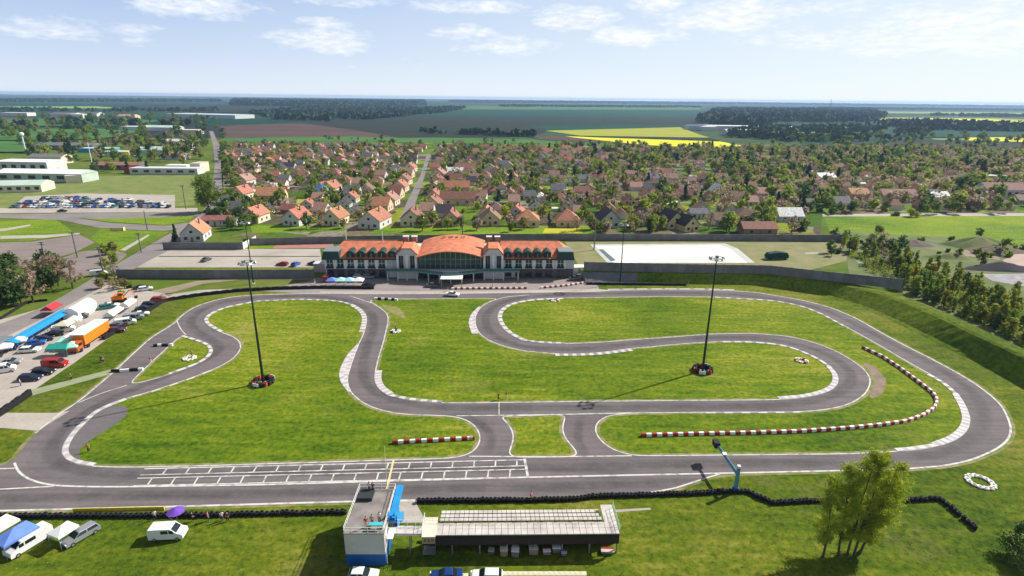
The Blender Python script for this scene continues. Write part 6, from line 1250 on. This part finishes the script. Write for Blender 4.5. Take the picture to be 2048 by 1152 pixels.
def inframe(x, y):
    v = Vector((x, y, -CH)); k = v.dot(Fv); return abs(v.dot(Rv) / k * FPX) < 1040
trees.sort(key=lambda t: t[0] ** 2 + t[1] ** 2 + (0 if inframe(t[0], t[1]) else 1e9))
NEAR = 165
regx = lambda x, y: ''
for x, y, i, s, where in trees[:NEAR]:
    lab, cat, kind, h, w, pr = TK[i]; w2 = where if where != 'in the village' else 'in the village gardens ' + ('left of the street' if x < -75 else ('behind the clubhouse' if x < 60 else 'behind the white court'))
    pr.place((x, y, 0), rt.uniform(0, 6.28), f'{lab} {w2}', cat, 'trees ' + where, s)
# far trees: one mass
fars = trees[NEAR:]; Vs = []; Fs = []; Ms = []; LM = [L_mid, L_dark, L_light, L_olive, L_con, L_bare, L_blos]; off = 0
kidx = [0, 0, 0, 1, 1, 2, 2, 2, 3, 3, 4, 4, 5, 5, 6, 2, 1]; protoV = {}
for i, (lab, cat, kind, h, w, pr) in enumerate(TK):
    alt = []
    for q in range(3):
        rng = np.random.RandomState(500 + i * 3 + q); cl = crown_clumps(kind, rng, h, w); alt.append(leaf_cloud(rng, cl[:12] if kind != 'open' else cl, 8 if kind != 'open' else 4, .85 if kind != 'open' else .5, 1, ''))
    protoV[i] = alt
rng = np.random.RandomState(9)
for x, y, i, s, where in fars:
    V, F = protoV[i][rng.randint(3)]; a = rng.rand() * 6.283; c, sn = math.cos(a), math.sin(a); Rm = np.array([[c, -sn, 0], [sn, c, 0], [0, 0, 1]]); W_ = V @ Rm.T * s * (1 + .25 * rng.rand()) + np.array([x, y, 0]); Vs.append(W_); Fs.append(F + off); Ms.append(np.full(len(F), kidx[i])); off += len(V)
me = np_mesh('distant_trees', np.concatenate(Vs), np.concatenate(Fs), LM, np.concatenate(Ms)); o = bpy.data.objects.new('distant_trees', me); COL.objects.link(o); tag(o, 'mass of garden trees filling the village and the land beyond', 'trees', kind='stuff')
for t_ in TK: t_[5].drop()
print('trees', len(trees), 'houses', nh, len(farh))
# big tree by the main road
bt = tree_proto('round', leaf_mat('road_tree_leaves', (.14, .21, .03), objvar=0), 20, 19, 77, per=190, size=.5); bt.place(at(418, 424), 0, 'very big round green tree beside the main road left of the village', 'tree')
b2 = tree_proto('poplar', L_light, 12, 6, 79, per=80, size=.5, name='tree'); b2.place(at(455, 345), 0, 'tall light green tree where the main road meets the village', 'tree')
b3 = tree_proto('conifer', L_con, 8, 3.0, 80, per=60, size=.35); b3.place(at(352, 484), 0, 'narrow dark conifer beside the pale house with orange gable', 'conifer')
b4 = tree_proto('bush', L_light, 5, 7, 81, per=120, size=.35, trunk=False); b4.place(at(1826, 434), 0, 'bright yellow green bush on the meadow edge', 'bush')
b5 = tree_proto('bush', mat('meadow_bush_leaves', (.12, .19, .025), .8, var=.4, scale=2), 4, 6, 82, per=420, size=.16, trunk=False); b5.place(at(2030, 1120), 0, 'dark bush at the lower right corner of the photo', 'bush')
b6 = tree_proto('bush', mat('corner_bush_leaves', (.10, .17, .025), .8, var=.4, scale=2), 3, 5, 83, per=380, size=.16, trunk=False); b6.place(at(2070, 1085), 0, 'dark bush cut by the right photo edge', 'bush')
# young poplars along the right bank
yp = [tree_proto('poplar', l, 6.2, 2.6, 90 + i, per=26, size=.32, name='poplar_tree') for i, l in enumerate((leaf_mat('poplar_leaves', (.18, .25, .032)), L_light, L_mid, L_dark, L_yel))]
cnt = 0
for pth, n in (([(1800, 562), (1850, 595), (1920, 625), (2000, 655), (2060, 690)], 44), ([(1780, 535), (1840, 560), (1900, 590), (1980, 620), (2060, 655)], 40), ([(1700, 500), (1760, 520), (1830, 540), (1900, 560), (1980, 600), (2060, 630)], 34)):
    P = pl(pth); Q = resample(P, sum((b - a).length for a, b in zip(P, P[1:])) / n, False)
    for q in Q: k = rt.choices(range(5), (6, 8, 4, 1, 2))[0]; cnt += 1; yp[k].place((q.x + rt.uniform(-2.6, 2.6), q.y + rt.uniform(-3, 3), 0), rt.uniform(0, 6), ['light olive', 'fresh green', 'mid green', 'dark green', 'yellow blossoming'][k] + ' young poplar in the dense row on the right bank', 'tree', 'young poplars on the right bank', (rt.uniform(.75, 1.5),) * 2 + (rt.uniform(.5, 1.3),))
for p in yp: p.drop()
P_ = np.array([(p.x, p.y) for p in pl([(1690, 505), (1780, 522), (1860, 545), (1960, 585), (2060, 628), (2060, 705), (1990, 662), (1900, 625), (1810, 575), (1740, 545)])]); r_ = np.random.RandomState(31); C_ = P_.min(0) + (P_.max(0) - P_.min(0)) * r_.rand(2600, 2); C_ = C_[inside_np(C_, P_) > 0][:620]
cl_ = [(a, b, .5 + .5 * r_.rand(), .9 + 1.0 * r_.rand()) for a, b in C_]; V, F = leaf_cloud(r_, cl_, 24, .34, 1, ''); V[:, 2] = np.maximum(V[:, 2], .05); me = np_mesh('undergrowth', V, F, [L_light, L_mid, L_olive], np.repeat(r_.choice(3, len(cl_), p=[.5, .35, .15]), 24)); o = bpy.data.objects.new('undergrowth', me); COL.objects.link(o); tag(o, 'pale green undergrowth between the young trees on the right bank', 'shrubs', kind='stuff')
# the group of airy trees on the lower right lawn
L_birch = leaf_mat('young_poplar_leaves', (.36, .42, .035), .3, 0)
def airy(px, py, h, w, seed, label, lean=(0, 0), per=150):
    rng = np.random.RandomState(seed); rd = random.Random(seed); cl = []; c = at(px, py); r = empty('tree', label, 'tree', c, 0, 'airy trees on the lower right lawn'); m = MB()
    base = Vector((0, 0, 0)); top = Vector((lean[0], lean[1], h)); r0 = .17
    spine = [base.lerp(top, k / 6) + Vector((rd.uniform(-.12, .12), rd.uniform(-.12, .12), 0)) * (k > 0) for k in range(7)]
    for k in range(6): m.cyl(spine[k], spine[k + 1], r0 * (1 - k / 6.5), r0 * (1 - (k + 1) / 6.5), M_bark, 7, False)
    for k in range(56):
        z = .13 + .85 * rd.random(); p = base.lerp(top, z); t = rd.random() * 6.283; prof = math.sin(math.pi * min(1, .22 + .78 * (z - .1) / .9)) ** .7; ln = w / 2 * prof * (.25 + .75 * rd.random()); e = p + Vector((ln * math.cos(t), ln * math.sin(t), ln * .9 + .3)); m.cyl(p, e, r0 * .22 * (1.2 - z), .012, M_bark, 4, False)
        for f in (.5, .78, 1.0): q = p.lerp(e, f); cl.append((q.x, q.y, q.z, .42 + .34 * rd.random()))
    V, F = leaf_cloud(rng, cl, int(per * .34), .105, 1, ''); o = bpy.data.objects.new('crown', np_mesh('crown', V, F, [L_birch])); COL.objects.link(o); o.parent = r; m.build('trunk', r)
airy(1646, 1114, 12.0, 4.6, 1, 'slim airy tree leftmost of the group on the lower right lawn', (-.2, .6), 130); airy(1676, 1112, 13.5, 5.4, 2, 'airy tree second from left in the lower right group', (-.1, 1.2), 150); airy(1694, 1110, 16.5, 6.0, 3, 'tallest airy tree in the middle of the lower right group', (.9, .4), 170)
airy(1706, 1113, 15.5, 6.0, 4, 'airy tree right of the tallest in the lower right group', (2.0, 1.4), 160); airy(1718, 1109, 14.0, 6.0, 5, 'airy tree leaning right at the edge of the lower right group', (3.4, .6), 160); airy(1722, 1101, 11.5, 5.6, 6, 'lower airy tree at the right back of the lower right group', (3.0, 1.4), 150)
# grass tufts where the foreground is closest
rng = np.random.RandomState(4); n = 15000
xs = rng.uniform(-75, 85, n); ys = 57 + 24 * rng.rand(n) ** 1.3
keep = inside_np(np.stack([xs, ys], 1), np.array([(p.x, p.y) for p in LO])) == 0
xs, ys = xs[keep], ys[keep]; n = len(xs); hgt_ = .03 + .08 * rng.rand(n) ** 2; a = rng.rand(n) * 6.283; w = .05 + .08 * rng.rand(n)
V = np.zeros((n, 4, 3)); ca, sa = np.cos(a) * w, np.sin(a) * w; dx, dy = rng.normal(size=n) * .05, rng.normal(size=n) * .05
V[:, 0] = np.stack([xs - ca, ys - sa, np.zeros(n)], 1); V[:, 1] = np.stack([xs + ca, ys + sa, np.zeros(n)], 1); V[:, 2] = np.stack([xs + ca * .4 + dx, ys + sa * .4 + dy, hgt_], 1); V[:, 3] = np.stack([xs - ca * .4 + dx, ys - sa * .4 + dy, hgt_], 1)
me = np_mesh('grass_tufts', V.reshape(-1, 3), np.arange(n * 4).reshape(-1, 4), [mat('tuft_blades', (.14, .19, .015), .9, scale=.3, rgb2=(.24, .26, .05))]); o = bpy.data.objects.new('grass_tufts', me); COL.objects.link(o); tag(o, 'grass tufts on the near lawns', 'grass', kind='stuff')
# ================================================================ LIGHT, SKY, HAZE
AZ, EL = math.radians(60.5), math.radians(39)
sd = Vector((math.sin(AZ) * math.cos(EL), math.cos(AZ) * math.cos(EL), math.sin(EL)))
sl = bpy.data.lights.new('sun', 'SUN'); sl.energy = 5.0; sl.angle = math.radians(.55); sl.color = (1, .955, .87); so = bpy.data.objects.new('sun', sl); COL.objects.link(so); so.rotation_euler = sd.to_track_quat('Z', 'Y').to_euler()
W = bpy.data.worlds.new('World'); S.world = W; W.use_nodes = True; h = NT(W.node_tree); bg = W.node_tree.nodes['Background']
sky = h.n('ShaderNodeTexSky'); sky.sky_type = 'NISHITA'; sky.sun_disc = False; sky.sun_elevation = EL; sky.sun_rotation = AZ; sky.air_density = 1.0; sky.dust_density = 1.2; sky.ozone_density = 1.0
tc = h.n('ShaderNodeTexCoord'); D_ = tc.outputs['Generated']; sp = h.n('ShaderNodeSeparateXYZ'); h.l(D_, sp.inputs[0])
az = h.math('ARCTAN2', sp.outputs[0], sp.outputs[1]); el = h.math('ARCSINE', sp.outputs[2])
cb = h.n('ShaderNodeCombineXYZ'); h.l(az, cb.inputs[0]); h.l(h.math('MULTIPLY', el, 3.2), cb.inputs[1])
n1 = h.noise(cb.outputs[0], 16, 6, .62); n2 = h.noise(cb.outputs[0], 55, 4, .6)
tex = h.math('ADD', h.math('MULTIPLY', n1, .72), h.math('MULTIPLY', n2, .28))
def dirae(px, py):
    d = (Rv * ((px - 1024) / FPX) - Uv * ((py - 576) / FPX) + Fv).normalized(); return math.atan2(d.x, d.y), math.asin(d.z)
tot = None
for px, py, rx, ry, s in ((400, 14, 110, 22, 1), (650, 80, 110, 26, .9), (650, 46, 60, 12, .9), (140, 55, 120, 20, .75), (940, 12, 120, 16, .9), (930, 66, 80, 16, .9), (1020, 92, 110, 22, .8), (1150, 34, 85, 26, 1), (1250, 72, 75, 22, 1), (1320, 10, 60, 16, 1), (1460, 30, 140, 32, .95), (1340, 70, 60, 14, .7), (1700, 80, 240, 30, .7), (1950, 60, 200, 44, .9), (270, 84, 40, 10, .7), (700, 4, 120, 10, .7), (840, 122, 70, 22, .45), (1820, 10, 200, 22, .6), (600, 130, 200, 22, .35)):
    a0, e0 = dirae(px, py); u = h.math('DIVIDE', h.math('SUBTRACT', az, a0), rx / FPX); v = h.math('DIVIDE', h.math('SUBTRACT', el, e0), ry / FPX)
    d2 = h.math('ADD', h.math('MULTIPLY', u, u), h.math('MULTIPLY', v, v)); g = h.math('MULTIPLY', h.math('SUBTRACT', 1.0, h.math('MULTIPLY', d2, .6)), s); g = h.math('MAXIMUM', g, 0); tot = g if tot is None else h.math('MAXIMUM', tot, g)
hi = h.noise(cb.outputs[0], 5, 4); hz = h.math('MULTIPLY', h.math('SUBTRACT', el, .18), 12, True)
cov = h.math('MAXIMUM', tot, h.math('MULTIPLY', h.math('MULTIPLY', hi, 1.1), hz))
cl = h.math('MULTIPLY', h.math('SUBTRACT', h.math('ADD', h.math('MULTIPLY', cov, .45), tex), .70), 3.0, True)
soft = h.math('MULTIPLY', cl, .85)
# thin bright veil towards the sun side
veil = h.math('MULTIPLY', h.math('ADD', h.math('MULTIPLY', az, .6), .34), 1.0, True)
grad = h.ramp(h.math('MULTIPLY', el, 5.5), [(0, (.78, .85, .95)), (.3, (.60, .72, .90)), (.72, (.42, .57, .84))])
lowk = h.math('SUBTRACT', 1.0, h.math('MULTIPLY', h.math('SUBTRACT', el, .175), 14.0, True))
skyc = h.mix(h.math('MULTIPLY', lowk, .92), sky.outputs[0], h.mix(1.0, grad, (15, 15, 15), 'MULTIPLY'))
skyv = h.mix(h.math('MULTIPLY', h.math('MULTIPLY', veil, .9), lowk), skyc, (13.6, 14.8, 15.3))
shade = h.mix(h.ramp(n2, [(.35, (0, 0, 0)), (.6, (1, 1, 1))]), (13.0, 13.6, 15), (15.8, 15.8, 15.9))
fin = h.mix(soft, skyv, shade); h.l(fin, bg.inputs[0]); bg.inputs[1].default_value = .05
# air
hb = MB(); hb.box(-G - 50, G + 50, -650, G + 50, -1, 66, M_white); ho = hb.build('haze'); ho['kind'] = 'stuff'; hm = bpy.data.materials.new('haze_air'); hm.use_nodes = True; nt = hm.node_tree; nt.nodes.remove(nt.nodes['Principled BSDF'])
pv = nt.nodes.new('ShaderNodeVolumePrincipled'); pv.inputs['Color'].default_value = (.45, .66, 1.0, 1); pv.inputs['Density'].default_value = 7e-5; pv.inputs['Anisotropy'].default_value = .2; nt.links.new(pv.outputs[0], nt.nodes['Material Output'].inputs['Volume']); ho.data.materials.clear(); ho.data.materials.append(hm)
S.view_settings.view_transform = 'Standard'; S.view_settings.look = 'None'; S.view_settings.exposure = .52; S.view_settings.gamma = 1
S.render.engine = 'CYCLES'; S.cycles.max_bounces = 6; S.cycles.transparent_max_bounces = 8; S.cycles.volume_bounces = 1
S.render.resolution_x = 1024; S.render.resolution_y = 576
